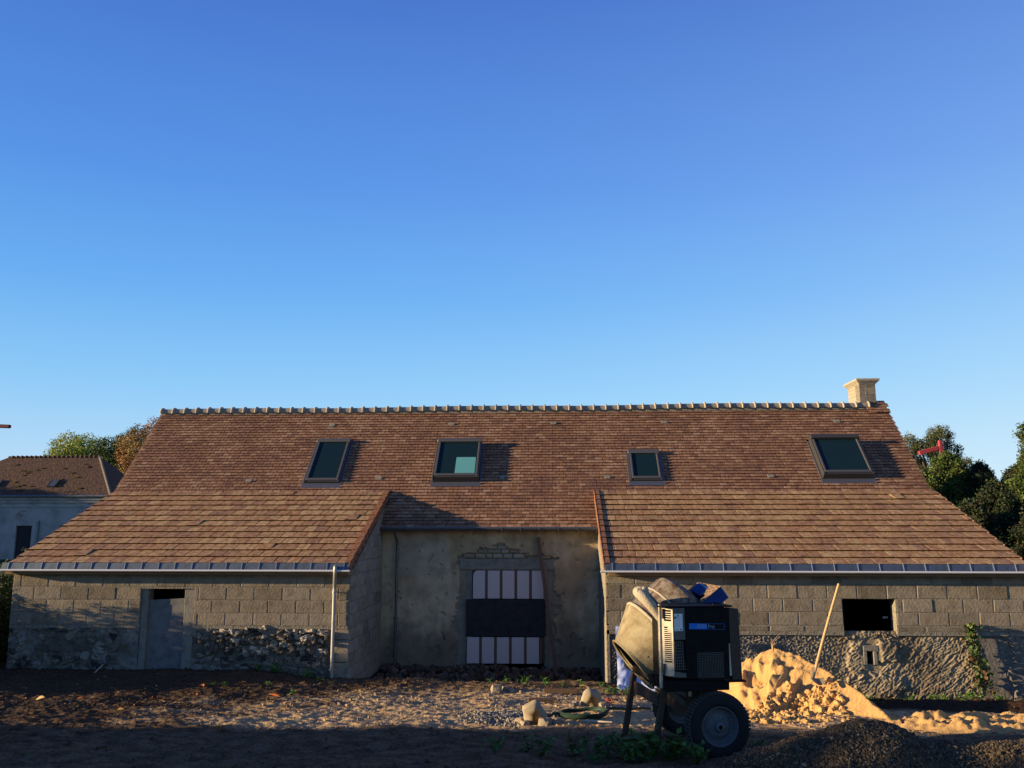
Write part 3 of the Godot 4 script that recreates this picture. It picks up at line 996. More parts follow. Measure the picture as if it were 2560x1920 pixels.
	# torn lower edge of the window opening
	for i in 25:
		var k := rng.randi() % 10
		var t := Transform3D(Basis.from_euler(Vector3(rr(-1, 1), rr(-1, 1), rr(-1, 1))).scaled_local(Vector3(rr(0.018, 0.05), rr(0.012, 0.036), 0.035)), Vector3(4.86 + 0.036 * i, 0.925 + rr(-0.045, 0.02) + (0.03 if i > 20 else 0.0), -WALL - 0.03 + rr(-0.05, 0.025)))
		part("rubble_stone", rock(k, 1, Vector3.ONE, 0.6, pick([lin(0.33, 0.27, 0.18), lin(0.22, 0.18, 0.12), lin(0.28, 0.22, 0.15)])), M.stone, wr, t)
	# flank of the right wing: rendered pale, in full sun
	m = Mb.new()
	m.xf = Transform3D(Basis(Vector3(0, 0, 1), Vector3(0, 1, 0), Vector3(1, 0, 0)), Vector3(XB + 0.004, 0, 0))
	m.prism(PackedVector2Array([Vector2(-WALL - 0.255, -0.4), Vector2(-WALL - 0.255, 2.0), Vector2(-DEEP - 0.1, 3.12), Vector2(-DEEP - 0.1, -0.4)]), 0, 0.2)
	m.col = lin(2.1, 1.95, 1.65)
	fo = part("flank_wall", m, M.mortar, barn)
	m = Mb.new()
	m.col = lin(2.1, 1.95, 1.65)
	m.span(Vector3(XB - 0.012, -0.3, -WALL - 0.26), Vector3(XB + 0.06, 1.93, -WALL + 0.0135), 0.012)
	part("corner_bead", m, M.mortar, barn)

	# ------- plastered wall between the wings
	var pw := Node3D.new()
	pw.name = "plaster_wall"
	barn.add_child(pw, true)
	core = Mb.new()
	core.span(Vector3(XA - 0.2, -0.5, -DEEP - 0.5), Vector3(-1.87, 2.78, -DEEP - 0.06))
	core.span(Vector3(-0.17, -0.5, -DEEP - 0.5), Vector3(XB + 0.2, 2.78, -DEEP - 0.06))
	core.span(Vector3(-1.87, 1.87, -DEEP - 0.5), Vector3(-0.17, 2.78, -DEEP - 0.06))
	part("core", core, M.mortar, pw)
	# 1 where the plaster is gone and cement shows
	var gone := func(x: float, y: float) -> float:
		var e := 0.22 * nz.get_noise_2d(x * 220.0, y * 220.0) + 0.08 * nz.get_noise_2d(x * 900.0, y * 900.0)
		var side := minf(x + 2.02 + e * 0.6, 0.02 - x + e * 0.6)
		var q := minf(side, 2.13 - y + 0.4 * e)
		var arch := minf(minf(x + 2.0, -0.62 - x), 2.36 - 0.35 * pow(absf(x + 1.2), 2.0) - y + e * 0.4)
		return smoothstep(-0.008, 0.012, maxf(q, arch))
	rel = func(x: float, y: float) -> float:
		var g: float = gone.call(x, y)
		var z := 0.02 + 0.008 * nz.get_noise_2d(x * 60.0, y * 60.0) + 0.0025 * nz.get_noise_2d(x * 600.0, y * 300.0)
		z -= 0.04 * g
		if y > 2.1 and g > 0.5:
			z -= 0.02
		# cracks and knocked out bits
		var k := absf(nz.get_noise_2d(x * 170.0 + 400.0, y * 230.0))
		z -= 0.010 * smoothstep(0.015, 0.0, k) * smoothstep(0.05, 0.25, nz.get_noise_2d(x * 60.0, y * 60.0 + 200.0))
		z -= 0.03 * smoothstep(0.74, 0.78, nz.get_noise_2d(x * 520.0, y * 520.0))
		return z
	tnt = func(x: float, y: float) -> Color:
		var g: float = gone.call(x, y)
		var k := nz.get_noise_2d(x * 70.0, y * 60.0 + 90.0)
		var drip := nz.get_noise_2d(x * 500.0, y * 25.0)
		var c := lin(0.41, 0.30, 0.175).lerp(lin(0.56, 0.43, 0.27), clampf(0.5 + k * 1.2 + drip * 0.5, 0, 1))
		if x < -2.25 and y > 1.75 and x > -3.4:
			c = c.lerp(lin(0.42, 0.36, 0.27), 0.6)
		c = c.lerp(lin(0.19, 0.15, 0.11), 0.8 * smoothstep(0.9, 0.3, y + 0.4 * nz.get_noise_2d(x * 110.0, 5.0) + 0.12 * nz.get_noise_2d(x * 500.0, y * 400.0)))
		return c.lerp(lin(0.28, 0.235, 0.17), g)
	part("plaster", wall_sheet(XA - 0.05, XB + 0.05, -0.35, 2.8, 0.02, DEEP + 0.03, rel, tnt, Rect2(-1.87, -0.4, 1.69, 2.26)), M.plaster, pw)
	# bared stones over the opening
	for row in [[2.11, 2.205, [-1.92, -1.68, -1.45, -1.32, -1.10, -0.90, -0.66]], [2.21, 2.29, [-1.83, -1.62, -1.43, -1.14, -0.97, -0.78, -0.64]], [2.295, 2.36, [-1.42, -1.22, -1.02, -0.86, -0.70]]]:
		for i in row[2].size() - 1:
			m = Mb.new()
			m.col = pick([lin(0.42, 0.34, 0.22), lin(0.36, 0.29, 0.19), lin(0.33, 0.24, 0.165), lin(0.45, 0.38, 0.27)])
			m.bevel_box(Transform3D(Basis.from_euler(Vector3(0, 0, rr(-0.06, 0.06))), Vector3((row[2][i] + row[2][i + 1]) * 0.5, (row[0] + row[1]) * 0.5, -DEEP - 0.05)), Vector3(row[2][i + 1] - row[2][i] - rr(0.015, 0.035), row[1] - row[0] - rr(0.008, 0.02), 0.08), 0.014)
			part("bared_stone", m, M.stone, pw)
	for s in [[-0.1, 0.12, 1.18, 1.26], [-0.09, 0.06, 1.0, 1.1], [-0.05, 0.1, 0.5, 0.6], [-0.47, -0.36, 2.16, 2.28], [-0.3, -0.12, 2.1, 2.16]]:
		m = Mb.new()
		m.col = lin(0.36, 0.28, 0.19)
		m.span(Vector3(s[0], s[2], -DEEP - 0.09), Vector3(s[1], s[3], -DEEP + 0.002), 0.012)
		part("bared_stone", m, M.stone, pw)
	m = Mb.new()
	m.span(Vector3(-2.0, 1.875, -DEEP - 0.3), Vector3(-0.02, 2.09, -DEEP - 0.012), 0.012)
	part("lintel", m, M.cement, pw)
	m = Mb.new()
	m.span(Vector3(-1.87, -0.3, -DEEP - 0.9), Vector3(-0.17, 1.9, -DEEP - 0.85))
	part("dark_passage", m, M.dark_inside, pw)
	m = Mb.new()
	m.span(Vector3(-1.86, -0.2, -DEEP - 0.3), Vector3(-1.73, 1.872, -DEEP - 0.06), 0.008)
	m.span(Vector3(-0.27, -0.2, -DEEP - 0.3), Vector3(-0.17, 1.872, -DEEP - 0.03), 0.008)
	part("jamb", m, M.cement, pw)

	# ------- roofs and what hangs on them
	main_roof(barn)
	wing_roof(barn, XL, XA + 0.03, 6, 1)
	wing_roof(barn, XB - 0.03, XR, 4, 0)
	chimney(barn)
	skylight(barn, -5.52, -4.74, 3.68, 4.71, 0.085, 0.02)
	skylight(barn, -2.68, -1.67, 3.70, 4.61, 0.18, 0.03, true)
	skylight(barn, 1.62, 2.31, 3.71, 4.40, 0.075, 0.02)
	skylight(barn, 5.71, 6.77, 3.75, 4.64, 0.18, 0.055)
	wing_gutter(barn, XL - 0.1, XA + 0.03, 0.30)
	wing_gutter(barn, XB - 0.02, XR + 0.1, 0.375)
	# half round gutter between the wings, with its hooks and rafter feet
	var cg := Node3D.new()
	cg.name = "eave_gutter"
	barn.add_child(cg, true)
	m = Mb.new()
	var prof := PackedVector3Array()
	for e in 2:
		for i in 9:
			var a := PI * i / 8.0
			prof.append(Vector3([XA + 0.02, XB - 0.02][e], 2.735 - sin(a) * 0.065, -17.70 + cos(a) * 0.065))
	m.grid(9, 2, prof, false)
	m.tube(PackedVector3Array([Vector3(XA + 0.02, 2.737, -17.635), Vector3(XB - 0.02, 2.737, -17.635)]), [0.011], 8)
	part("trough", m, M.dark_zinc, cg)
	for i in 12:
		var x := XA + 0.2 + i * 0.385
		m = Mb.new()
		for k in 8:
			var a := PI * k / 7.0
			m.bevel_box(Transform3D(Basis(Vector3.RIGHT, -a), Vector3(x, 2.735 - sin(a) * 0.069, -17.70 + cos(a) * 0.069)), Vector3(0.024, 0.034, 0.005), 0.0)
		m.box(Vector3(x, 2.745, -17.70), Vector3(0.02, 0.006, 0.14))
		part("hook", m, M.zinc, cg)
		m = Mb.new()
		m.span(Vector3(x - 0.02, 2.63, -17.95), Vector3(x + 0.03, 2.675, -17.74), 0.004)
		part("rafter_foot", m, M.wood, cg)
	m = Mb.new()
	m.span(Vector3(XA, 2.67, -17.98), Vector3(XB, 2.71, -17.79), 0.004)
	part("eave_board", m, M.old_wood, cg)
	# pipes
	pipe(barn, PackedVector3Array([Vector3(-3.84, 2.03, -15.07), Vector3(-3.825, 2.06, -15.02), Vector3(-3.82, 2.04, -14.995), Vector3(-3.822, 1.93, -15.0), Vector3(-3.845, 1.83, -15.09), Vector3(-3.868, 1.74, -15.18), Vector3(-3.875, 1.66, -15.21), Vector3(-3.875, 0.5, -15.21), Vector3(-3.875, 0.14, -15.21)]), 0.031, [Vector3(-3.875, 1.62, -15.21), Vector3(-3.875, 0.32, -15.21)], M.bright_zinc)
	pipe(barn, PackedVector3Array([Vector3(-3.3, 2.68, -17.70), Vector3(-3.3, 2.6, -17.72), Vector3(-3.28, 2.45, -17.88), Vector3(-3.28, 2.3, -17.9), Vector3(-3.28, -0.1, -17.9)]), 0.026, [Vector3(-3.28, 2.28, -17.9), Vector3(-3.28, 0.92, -17.9), Vector3(-3.28, 0.3, -17.9)], M.zinc)
	pipe(barn, PackedVector3Array([Vector3(7.86, 2.05, -15.0), Vector3(7.90, 2.03, -14.99), Vector3(7.98, 1.96, -14.99), Vector3(8.08, 1.84, -15.02), Vector3(8.12, 1.7, -15.1), Vector3(8.12, 0.0, -15.2)]), 0.036, [Vector3(8.12, 1.6, -15.12)], M.bright_zinc)
	m = Mb.new()
	m.tube(PackedVector3Array([Vector3(7.835, 2.065, -15.0), Vector3(7.875, 2.045, -14.995)]), [0.048], 14)
	part("pipe_joint", m, M.orange_plastic, barn)

	# ------- the sides and back that the photograph does not show
	for x: float in [XL + 0.01, XR - 0.31]:
		m = Mb.new()
		m.xf = Transform3D(Basis(Vector3(0, 0, 1), Vector3(0, 1, 0), Vector3(1, 0, 0)), Vector3(x, 0, 0))
		m.prism(PackedVector2Array([Vector2(-WALL - 0.26, -0.4), Vector2(-WALL - 0.26, 2.0), Vector2(-TOP_D, 3.38), Vector2(-RIDGE_D, RIDGE_Y - 0.21), Vector2(-23.3, 2.6), Vector2(-23.3, -0.4)]), 0, 0.3)
		part("gable_wall", m, M.mortar, barn)
	m = Mb.new()
	m.span(Vector3(XL + 0.31, -0.4, -23.25), Vector3(XR - 0.31, 2.6, -22.95))
	part("back_wall", m, M.mortar, barn)


# ---------------------------------------------------------------- the mixer
func slab_of(m: Mb, a: Vector3, b: Vector3, thick: float, deep: float) -> void:   # a bar from a to b
	var d := b - a
	var z := Vector3(0, 0, 1)
	var y := d.normalized()
	var x := y.cross(z).normalized()
	z = x.cross(y)
	m.bevel_box(Transform3D(Basis(x, y, z), (a + b) * 0.5), Vector3(thick, d.length(), deep), minf(thick, deep) * 0.12)


func wheel(parent: Node, at: Vector3, r: float, dusty: bool) -> void:
	var w := Node3D.new()
	w.name = "wheel"
	w.transform = Transform3D(Basis(Vector3.RIGHT, PI / 2), at)      # lathe axis y points to the viewer
	parent.add_child(w, true)
	var prof := PackedVector2Array([Vector2(0.62, -0.075), Vector2(0.74, -0.085), Vector2(0.88, -0.085), Vector2(0.955, -0.072), Vector2(0.985, -0.05), Vector2(1.0, 0.0), Vector2(0.985, 0.05), Vector2(0.955, 0.072), Vector2(0.88, 0.085), Vector2(0.74, 0.085), Vector2(0.64, 0.078), Vector2(0.60, 0.06)])
	for i in prof.size():
		prof[i] = Vector2(prof[i].x * r, prof[i].y)
	var m := Mb.new()
	m.lathe_smooth(prof, Transform3D(), 48)
	var tyre := part("tyre", m, M.rubber, w)
	m = Mb.new()
	for k in 56:
		var a := TAU * k / 56.0
		for row in 4:
			var y: float = [-0.056, -0.019, 0.019, 0.056][row]
			var rr_: float = r * ([0.985, 1.0, 1.0, 0.985][row]) + 0.003
			var b := Basis(Vector3(cos(a), 0, sin(a)), Vector3(0, 1, 0), Vector3(cos(a), 0, sin(a)).cross(Vector3(0, 1, 0))) * Basis(Vector3.RIGHT, 0.35 if row % 2 == 0 else -0.35)
			m.bevel_box(Transform3D(b, Vector3(cos(a) * rr_, y, sin(a) * rr_)), Vector3(0.014, 0.03, 0.021), 0.003)
	part("tread", m, M.rubber_dusty, tyre)
	m = Mb.new()
	var q := PackedVector2Array([Vector2(0.60, 0.055), Vector2(0.615, 0.083), Vector2(0.585, 0.088), Vector2(0.56, 0.07), Vector2(0.53, 0.03), Vector2(0.48, 0.015), Vector2(0.40, 0.022), Vector2(0.33, 0.045), Vector2(0.22, 0.05), Vector2(0.16, 0.045), Vector2(0.15, 0.085), Vector2(0.12, 0.095), Vector2(0.0, 0.095)])
	for i in q.size():
		q[i] = Vector2(q[i].x * r, q[i].y - 0.012)
	m.lathe_smooth(q, Transform3D(), 40)
	for k in 5:
		var a := TAU * k / 5.0 + 0.3
		m.tube(PackedVector3Array([Vector3(cos(a) * 0.075, 0.02, sin(a) * 0.075), Vector3(cos(a) * 0.075, 0.05, sin(a) * 0.075)]), [0.011], 6)
	part("rim", m, M.rim, w)
	m = Mb.new()
	m.tube(PackedVector3Array([Vector3(0, -0.12, 0), Vector3(0, -0.02, 0)]), [0.6 * r], 24)
	part("hub", m, M.black_paint, w)


func letters(text: String, size: float, mat_of: Material, parent: Node, at: Vector3, called: String, wide := 1.0) -> void:
	var f := SystemFont.new()
	f.font_names = PackedStringArray(["Droid Sans"])
	var t := TextMesh.new()
	t.text = text
	t.font = f
	t.font_size = 64
	t.pixel_size = size / 64.0
	t.depth = 0.001
	t.horizontal_alignment = HORIZONTAL_ALIGNMENT_LEFT
	part(called, t, mat_of, parent, Transform3D(Basis().scaled(Vector3(wide, 1, 1)), at))


func build_mixer() -> void:
	var o := thing("concrete_mixer", "black towable concrete mixer with crusted grey drum tipped down, standing before the sand", "concrete mixer", Vector3(1.30, 0.64, -8.25), "", deg_to_rad(12.0))
	# drum: its axis rises to the right; mouth down on the left
	var ax := Vector3(0.783, 0.622, 0.0)
	var sx := Vector3(-0.622, 0.783, 0.0)
	var t := Transform3D(Basis(sx, ax, sx.cross(ax)), Vector3(-0.395, 0.736, -0.78))
	var dr := Node3D.new()
	dr.name = "drum"
	o.add_child(dr, true)
	var m := Mb.new()
	m.lathe_smooth(PackedVector2Array([Vector2(0.262, 0.02), Vector2(0.292, -0.012), Vector2(0.302, 0.0), Vector2(0.287, 0.018), Vector2(0.32, 0.08), Vector2(0.40, 0.22), Vector2(0.452, 0.315)]), t, 48)
	m.lathe_smooth(PackedVector2Array([Vector2(0.452, 0.315), Vector2(0.463, 0.33), Vector2(0.463, 0.36)]), t, 48)
	part("cone", m, M.drum, dr)
	m = Mb.new()
	m.lathe_smooth(PackedVector2Array([Vector2(0.275, 0.0), Vector2(0.30, 0.07), Vector2(0.36, 0.18), Vector2(0.43, 0.31), Vector2(0.43, 0.75), Vector2(0.2, 0.88), Vector2(0.0, 0.9)]), t, 32)
	part("lining", m, M.rusty_steel, dr)
	m = Mb.new()
	m.lathe_smooth(PackedVector2Array([Vector2(0.463, 0.36), Vector2(0.458, 0.5), Vector2(0.459, 0.74), Vector2(0.455, 0.775), Vector2(0.435, 0.80), Vector2(0.38, 0.835), Vector2(0.25, 0.885), Vector2(0.0, 0.92)]), t, 48)
	part("barrel", m, M.drum_rust, dr)
	m = Mb.new()
	m.lathe_smooth(PackedVector2Array([Vector2(0.455, 0.345), Vector2(0.478, 0.352), Vector2(0.478, 0.372), Vector2(0.455, 0.38)]), t, 48)
	m.lathe_smooth(PackedVector2Array([Vector2(0.456, 0.595), Vector2(0.464, 0.6), Vector2(0.464, 0.612), Vector2(0.456, 0.617)]), t, 48)
	part("seam", m, M.crusted, dr)
	for k in 3:
		var a := TAU * k / 3.0 + 0.7
		m = Mb.new()
		slab_of(m, t * Vector3(cos(a) * 0.3, 0.1, sin(a) * 0.3), t * Vector3(cos(a + 0.7) * 0.32, 0.6, sin(a + 0.7) * 0.32), 0.012, 0.09)
		part("mixing_blade", m, M.rusty_steel, dr)
	# yoke that carries the drum, thick with old mortar
	m = Mb.new()
	var yoke := PackedVector3Array([Vector3(-0.17, 1.06, -0.16), Vector3(-0.315, 1.25, -0.13), Vector3(-0.40, 1.36, -0.15), Vector3(-0.475, 1.45, -0.19), Vector3(-0.485, 1.475, -0.26), Vector3(-0.44, 1.46, -0.36), Vector3(-0.34, 1.37, -0.46)])
	m.tube(yoke, [0.042, 0.044, 0.047, 0.052, 0.052, 0.045], 14)
	part("yoke", m, M.crusted, o)
	m = Mb.new()
	slab_of(m, Vector3(-0.44, 1.45, -0.23), Vector3(-0.16, 1.14, -0.2), 0.10, 0.05)
	part("yoke_plate", m, M.dusty_paint, o)
	m = Mb.new()
	m.xf = Transform3D(Basis(), Vector3(-0.455, 1.475, -0.25))
	var lump := rock(5, 2, Vector3(0.06, 0.05, 0.06), 0.22)
	part("mortar_lump", lump, M.crusted, o, m.xf)

	# engine housing
	var h := Node3D.new()
	h.name = "housing"
	o.add_child(h, true)
	m = Mb.new()
	m.span(Vector3(-0.235, 0.735, -0.30), Vector3(0.27, 1.345, -0.012), 0.006)
	m.span(Vector3(-0.345, 0.735, -0.30), Vector3(-0.237, 1.345, -0.09), 0.006)
	part("shell", m, M.black_paint, h)
	m = Mb.new()
	m.span(Vector3(-0.35, 1.346, -0.33), Vector3(0.335, 1.362, 0.004), 0.003)
	m.tube(PackedVector3Array([Vector3(0.17, 1.36, -0.04), Vector3(0.17, 1.375, -0.04)]), [0.01], 8)
	m.tube(PackedVector3Array([Vector3(-0.27, 1.36, -0.04), Vector3(-0.27, 1.38, -0.04)]), [0.007], 8)
	part("lid", m, M.black_paint, h)
	# front door: dusty plate at its upper left, black to the right
	m = Mb.new()
	m.span(Vector3(-0.238, 1.062, -0.011), Vector3(-0.129, 1.343, 0.002), 0.002)
	part("dusty_plate", m, M.dusty_paint, h)
	m = Mb.new()
	m.span(Vector3(-0.127, 0.945, -0.011), Vector3(0.30, 1.343, 0.002), 0.003)
	m.span(Vector3(-0.127, 0.715, -0.011), Vector3(-0.02, 0.943, 0.002), 0.003)
	m.span(Vector3(0.235, 0.715, -0.011), Vector3(0.284, 0.943, 0.002), 0.003)
	m.span(Vector3(-0.019, 0.700, -0.011), Vector3(0.234, 0.722, 0.002), 0.003)
	part("front_door", m, M.black_paint, h)
	# wire guard in the lower door
	m = Mb.new()
	for i in 17:
		var x := -0.017 + i * 0.0156
		m.tube(PackedVector3Array([Vector3(x, 0.72, -0.004), Vector3(x, 0.945, -0.004)]), [0.0022], 5, false)
	for j in 15:
		var y := 0.727 + j * 0.0153
		m.tube(PackedVector3Array([Vector3(-0.019, y, 0.0), Vector3(0.236, y, 0.0)]), [0.0022], 5, false)
	part("wire_guard", m, M.dusty_paint, h)
	m = Mb.new()
	for j in 10:
		var y := 0.80 + j * 0.026
		m.tube(PackedVector3Array([Vector3(-0.236, y, 0.0), Vector3(-0.13 - 0.004 * j, y + 0.004, 0.0)]), [0.0035], 5, false)
	for i in 5:
		m.tube(PackedVector3Array([Vector3(-0.232 + i * 0.019, 0.80, 0.002), Vector3(-0.232 + i * 0.019, 1.05, 0.002)]), [0.0035], 5, false)
	part("wire_guard", m, M.dusty_paint, h)
	m = Mb.new()
	m.prism(PackedVector2Array([Vector2(-0.255, 0.735), Vector2(-0.13, 0.728), Vector2(-0.13, 0.765), Vector2(-0.235, 0.785)]), -0.011, 0.003)
	part("kick_plate", m, M.dusty_paint, h)
	# slanting corner panel with its ventilation slots
	var p0 := Vector3(-0.318, 0, -0.085)
	var p1 := Vector3(-0.243, 0, 0.002)
	var u := (p1 - p0).normalized()
	var vent := Node3D.new()
	vent.name = "vent_panel"
	vent.transform = Transform3D(Basis(u, Vector3.UP, u.cross(Vector3.UP)), p0)
	h.add_child(vent, true)
	var wide := (p1 - p0).length()
	m = Mb.new()
	m.span(Vector3(0, 0.75, -0.002), Vector3(0.022, 1.342, 0.002))
	m.span(Vector3(wide - 0.016, 0.735, -0.002), Vector3(wide, 1.342, 0.002))
	m.span(Vector3(0.0221, 1.325, -0.002), Vector3(wide - 0.0161, 1.342, 0.002))
	m.span(Vector3(0.0221, 1.175, -0.002), Vector3(wide - 0.0161, 1.225, 0.002))
	m.span(Vector3(0.0221, 0.74, -0.002), Vector3(wide - 0.0161, 0.86, 0.002))
	m.span(Vector3(0.06, 1.13, -0.002), Vector3(wide - 0.0161, 1.1745, 0.002))
	part("plate", m, M.cream_panel, vent)
	for s in [[1.225, 1.325, 5], [0.86, 1.1745, 18]]:
		for k in int(s[2]) - 1:
			var y: float = lerpf(s[0], s[1], (k + 1.0) / s[2])
			m = Mb.new()
			m.span(Vector3(0.0221, y - 0.004, -0.002), Vector3(wide - 0.0161, y + 0.004, 0.002))
			part("slat", m, M.cream_panel, vent)
	m = Mb.new()
	m.span(Vector3(-0.345, 0.622, -0.125), Vector3(-0.322, 1.372, -0.085), 0.004)
	part("corner_post", m, M.cream_panel, h)
	for y: float in [1.29, 0.80]:
		m = Mb.new()
		m.span(Vector3(-0.327, y - 0.035, -0.084), Vector3(-0.305, y + 0.035, -0.066), 0.003)
		m.tube(PackedVector3Array([Vector3(-0.316, y - 0.045, -0.062), Vector3(-0.316, y + 0.045, -0.062)]), [0.009], 8)
		part("hinge", m, M.rusty_steel, h)
	# the side door, standing a little open
	m = Mb.new()
	m.prism(PackedVector2Array([Vector2(0.302, 1.338), Vector2(0.392, 1.33), Vector2(0.397, 1.05), Vector2(0.405, 0.70), Vector2(0.312, 0.69), Vector2(0.303, 1.0)]), -0.06, 0.006)
	part("side_door", m, M.rusty_steel, h)
	m = Mb.new()
	m.prism(PackedVector2Array([Vector2(0.29, 1.02), Vector2(0.298, 1.02), Vector2(0.308, 0.735), Vector2(0.288, 0.735)]), -0.02, 0.003)
	part("bare_edge", m, M.cream_panel, h)
	m = Mb.new()
	m.span(Vector3(0.23, 0.685, -0.25), Vector3(0.42, 0.70, 0.06), 0.003)
	part("tray", m, M.black_paint, h)
	# label and name plate
	m = Mb.new()
	m.span(Vector3(-0.232, 1.14, 0.0022), Vector3(-0.150, 1.293, 0.0035))
	var st := part("label", m, M.sticker, h)
	m = Mb.new()
	m.span(Vector3(-0.199, 1.268, 0.0036), Vector3(-0.186, 1.284, 0.0042))
	m.span(Vector3(-0.215, 1.254, 0.0036), Vector3(-0.168, 1.257, 0.0042))
	m.span(Vector3(-0.176, 1.146, 0.0036), Vector3(-0.163, 1.16, 0.0042))
	m.span(Vector3(-0.213, 1.15, 0.0036), Vector3(-0.195, 1.155, 0.0042))
	for k in 6:
		m.span(Vector3(-0.222, 1.24 - k * 0.012, 0.0036), Vector3(-0.162 - 0.006 * (k % 3), 1.2408 - k * 0.012, 0.0042))
	m.tube(PackedVector3Array([Vector3(-0.22, 1.26, 0.0036), Vector3(-0.22, 1.26, 0.0042)]), [0.011], 12)
	part("print", m, M.print_dark, st)
	var pl := Node3D.new()
	pl.name = "name_plate"
	pl.transform = Transform3D(Basis(Vector3(0, 0, 1), -0.03), Vector3(-0.09, 1.155, 0.003))
	h.add_child(pl, true)
	m = Mb.new()
	m.span(Vector3(0, 0, 0), Vector3(0.174, 0.052, 0.0015))
	part("blue_field", m, M.print_blue, pl)
	m = Mb.new()
	m.span(Vector3(0.1745, 0, 0), Vector3(0.342, 0.002, 0.0015))
	m.span(Vector3(0.1745, 0.05, 0), Vector3(0.342, 0.052, 0.0015))
	m.span(Vector3(0.340, 0.0021, 0), Vector3(0.342, 0.0499, 0.0015))
	part("border", m, M.print_blue, pl)
	letters("NOV", 0.047, M.print_grey, pl, Vector3(0.075, 0.026, 0.002), "lettering", 1.0)
	letters("Pro", 0.045, M.print_grey, pl, Vector3(0.180, 0.026, 0.002), "lettering", 0.95)

	# undercarriage
	m = Mb.new()
	m.span(Vector3(-0.325, 0.605, -0.32), Vector3(0.29, 0.70, -0.02), 0.006)
	m.span(Vector3(-0.325, 0.62, -1.3), Vector3(-0.26, 0.69, -0.321), 0.006)
	m.span(Vector3(0.22, 0.62, -1.3), Vector3(0.285, 0.69, -0.321), 0.006)
	m.span(Vector3(-0.32, 0.62, -1.36), Vector3(0.285, 0.69, -1.301), 0.006)
	part("chassis", m, M.black_paint, o)
	m = Mb.new()
	m.span(Vector3(-0.02, 0.36, -0.34), Vector3(0.06, 0.604, -0.26), 0.006)
	m.span(Vector3(0.08, 0.33, -0.30), Vector3(0.23, 0.604, -0.24), 0.006)
	part("axle_post", m, M.rusty_steel, o)
	m = Mb.new()
	m.tube(PackedVector3Array([Vector3(0.156, 0.315, 0.0), Vector3(0.285, 0.225, -1.38)]), [0.03], 12)
	m.span(Vector3(0.10, 0.24, -1.25), Vector3(0.20, 0.42, -0.2), 0.01)
	part("axle", m, M.rusty_steel, o)
	m = Mb.new()
	slab_of(m, Vector3(-0.22, 0.58, -0.34), Vector3(0.03, 0.39, -0.33), 0.05, 0.05)
	part("brace", m, M.dusty_paint, o)
	m = Mb.new()
	m.span(Vector3(-0.025, 0.52, -0.255), Vector3(-0.003, 0.60, -0.22), 0.003)
	part("tab", m, M.cream_panel, o)
	wheel(o, Vector3(0.156, 0.302, -0.02), 0.287, true)
	wheel(o, Vector3(0.29, 0.22, -1.36), 0.287, false)
	for s in [[Vector3(-0.215, 0.62, -0.34), Vector3(-0.34, 0.03, -0.34)], [Vector3(-0.262, 0.70, -1.12), Vector3(-0.395, 0.0, -1.12)]]:
		m = Mb.new()
		slab_of(m, s[0], s[1], 0.055, 0.055)
		part("leg", m, M.rusty_steel, o)
	m = Mb.new()
	m.bevel_box(Transform3D(Basis(), Vector3(-0.285, 0.47, -0.73)), Vector3(0.02, 0.11, 0.75), 0.003)
	part("leg_plate", m, M.rusty_steel, o)
	m = Mb.new()
	m.tube(PackedVector3Array([Vector3(-0.33, 0.66, -0.5), Vector3(-0.30, 0.58, -0.55), Vector3(-0.22, 0.52, -0.5), Vector3(-0.16, 0.56, -0.4)]), [0.006], 6)
	part("cable", m, M.rubber_dusty, o)
	m = Mb.new()
	slab_of(m, Vector3(-0.10, 0.64, -0.9), Vector3(-0.26, 0.62, -0.9), 0.09, 0.3)
	part("chute_guard", m, M.blue_paint, o)

	# blue motor bracket on top
	var b := Node3D.new()
	b.name = "motor_bracket"
	b.transform = Transform3D(Basis(Vector3(0, 0, 1), 0.64), Vector3(0.31, 1.37, -0.42))
	o.add_child(b, true)
	m = Mb.new()
	m.span(Vector3(-0.11, -0.05, 0.03), Vector3(0.13, 0.075, 0.10), 0.004)
	part("front_plate", m, M.blue_paint, b)
	m = Mb.new()
	m.span(Vector3(-0.12, 0.0755, 0.02), Vector3(0.132, 0.088, 0.105), 0.003)
	m.span(Vector3(-0.02, 0.076, -0.40), Vector3(0.132, 0.088, 0.019), 0.003)
	m.span(Vector3(-0.12, 0.02, -0.50), Vector3(0.132, 0.088, -0.401), 0.003)
	part("worn_edge", m, M.worn_blue, b)
	m = Mb.new()
	m.span(Vector3(-0.03, -0.05, -0.40), Vector3(0.11, 0.075, 0.028), 0.004)
	part("motor", m, M.black_paint, b)
	m = Mb.new()
	m.bevel_box(Transform3D(Basis(Vector3(1, 0, 0), 0.3), Vector3(0.02, 0.10, -0.18)), Vector3(0.12, 0.02, 0.2), 0.003)
	part("cover", m, M.blue_paint, b)


# ---------------------------------------------------------------- heaps
func heap(x0: float, x1: float, d0: float, d1: float, step: float, height: Callable, tint: Color, foot := true) -> Mb:
	var w := int((x1 - x0) / step) + 1
	var h := int((d1 - d0) / step) + 1
	var p := PackedVector3Array()
	for j in h:
		for i in w:
			var x := x0 + i * step
			var d := d0 + j * step
			p.append(Vector3(x, height.call(x, d), -d))
	var m := Mb.new()
	m.col = tint
	m.grid(w, h, p)
	return m


func to_line(x: float, d: float, line: Array) -> Array:   # nearest point of a polyline of (x, d, height): [distance, height, side]
	var best := [99.0, 0.0, 1.0]
	for i in line.size() - 1:
		var a := Vector2(line[i][0], line[i][1])
		var b := Vector2(line[i + 1][0], line[i + 1][1])
		var t := clampf((Vector2(x, d) - a).dot(b - a) / (b - a).length_squared(), 0.0, 1.0)
		var q := a.lerp(b, t)
		var r := Vector2(x, d).distance_to(q)
		if r < best[0]:
			best = [r, lerpf(line[i][2], line[i + 1][2], t), signf((b - a).cross(Vector2(x, d) - a))]
	return best


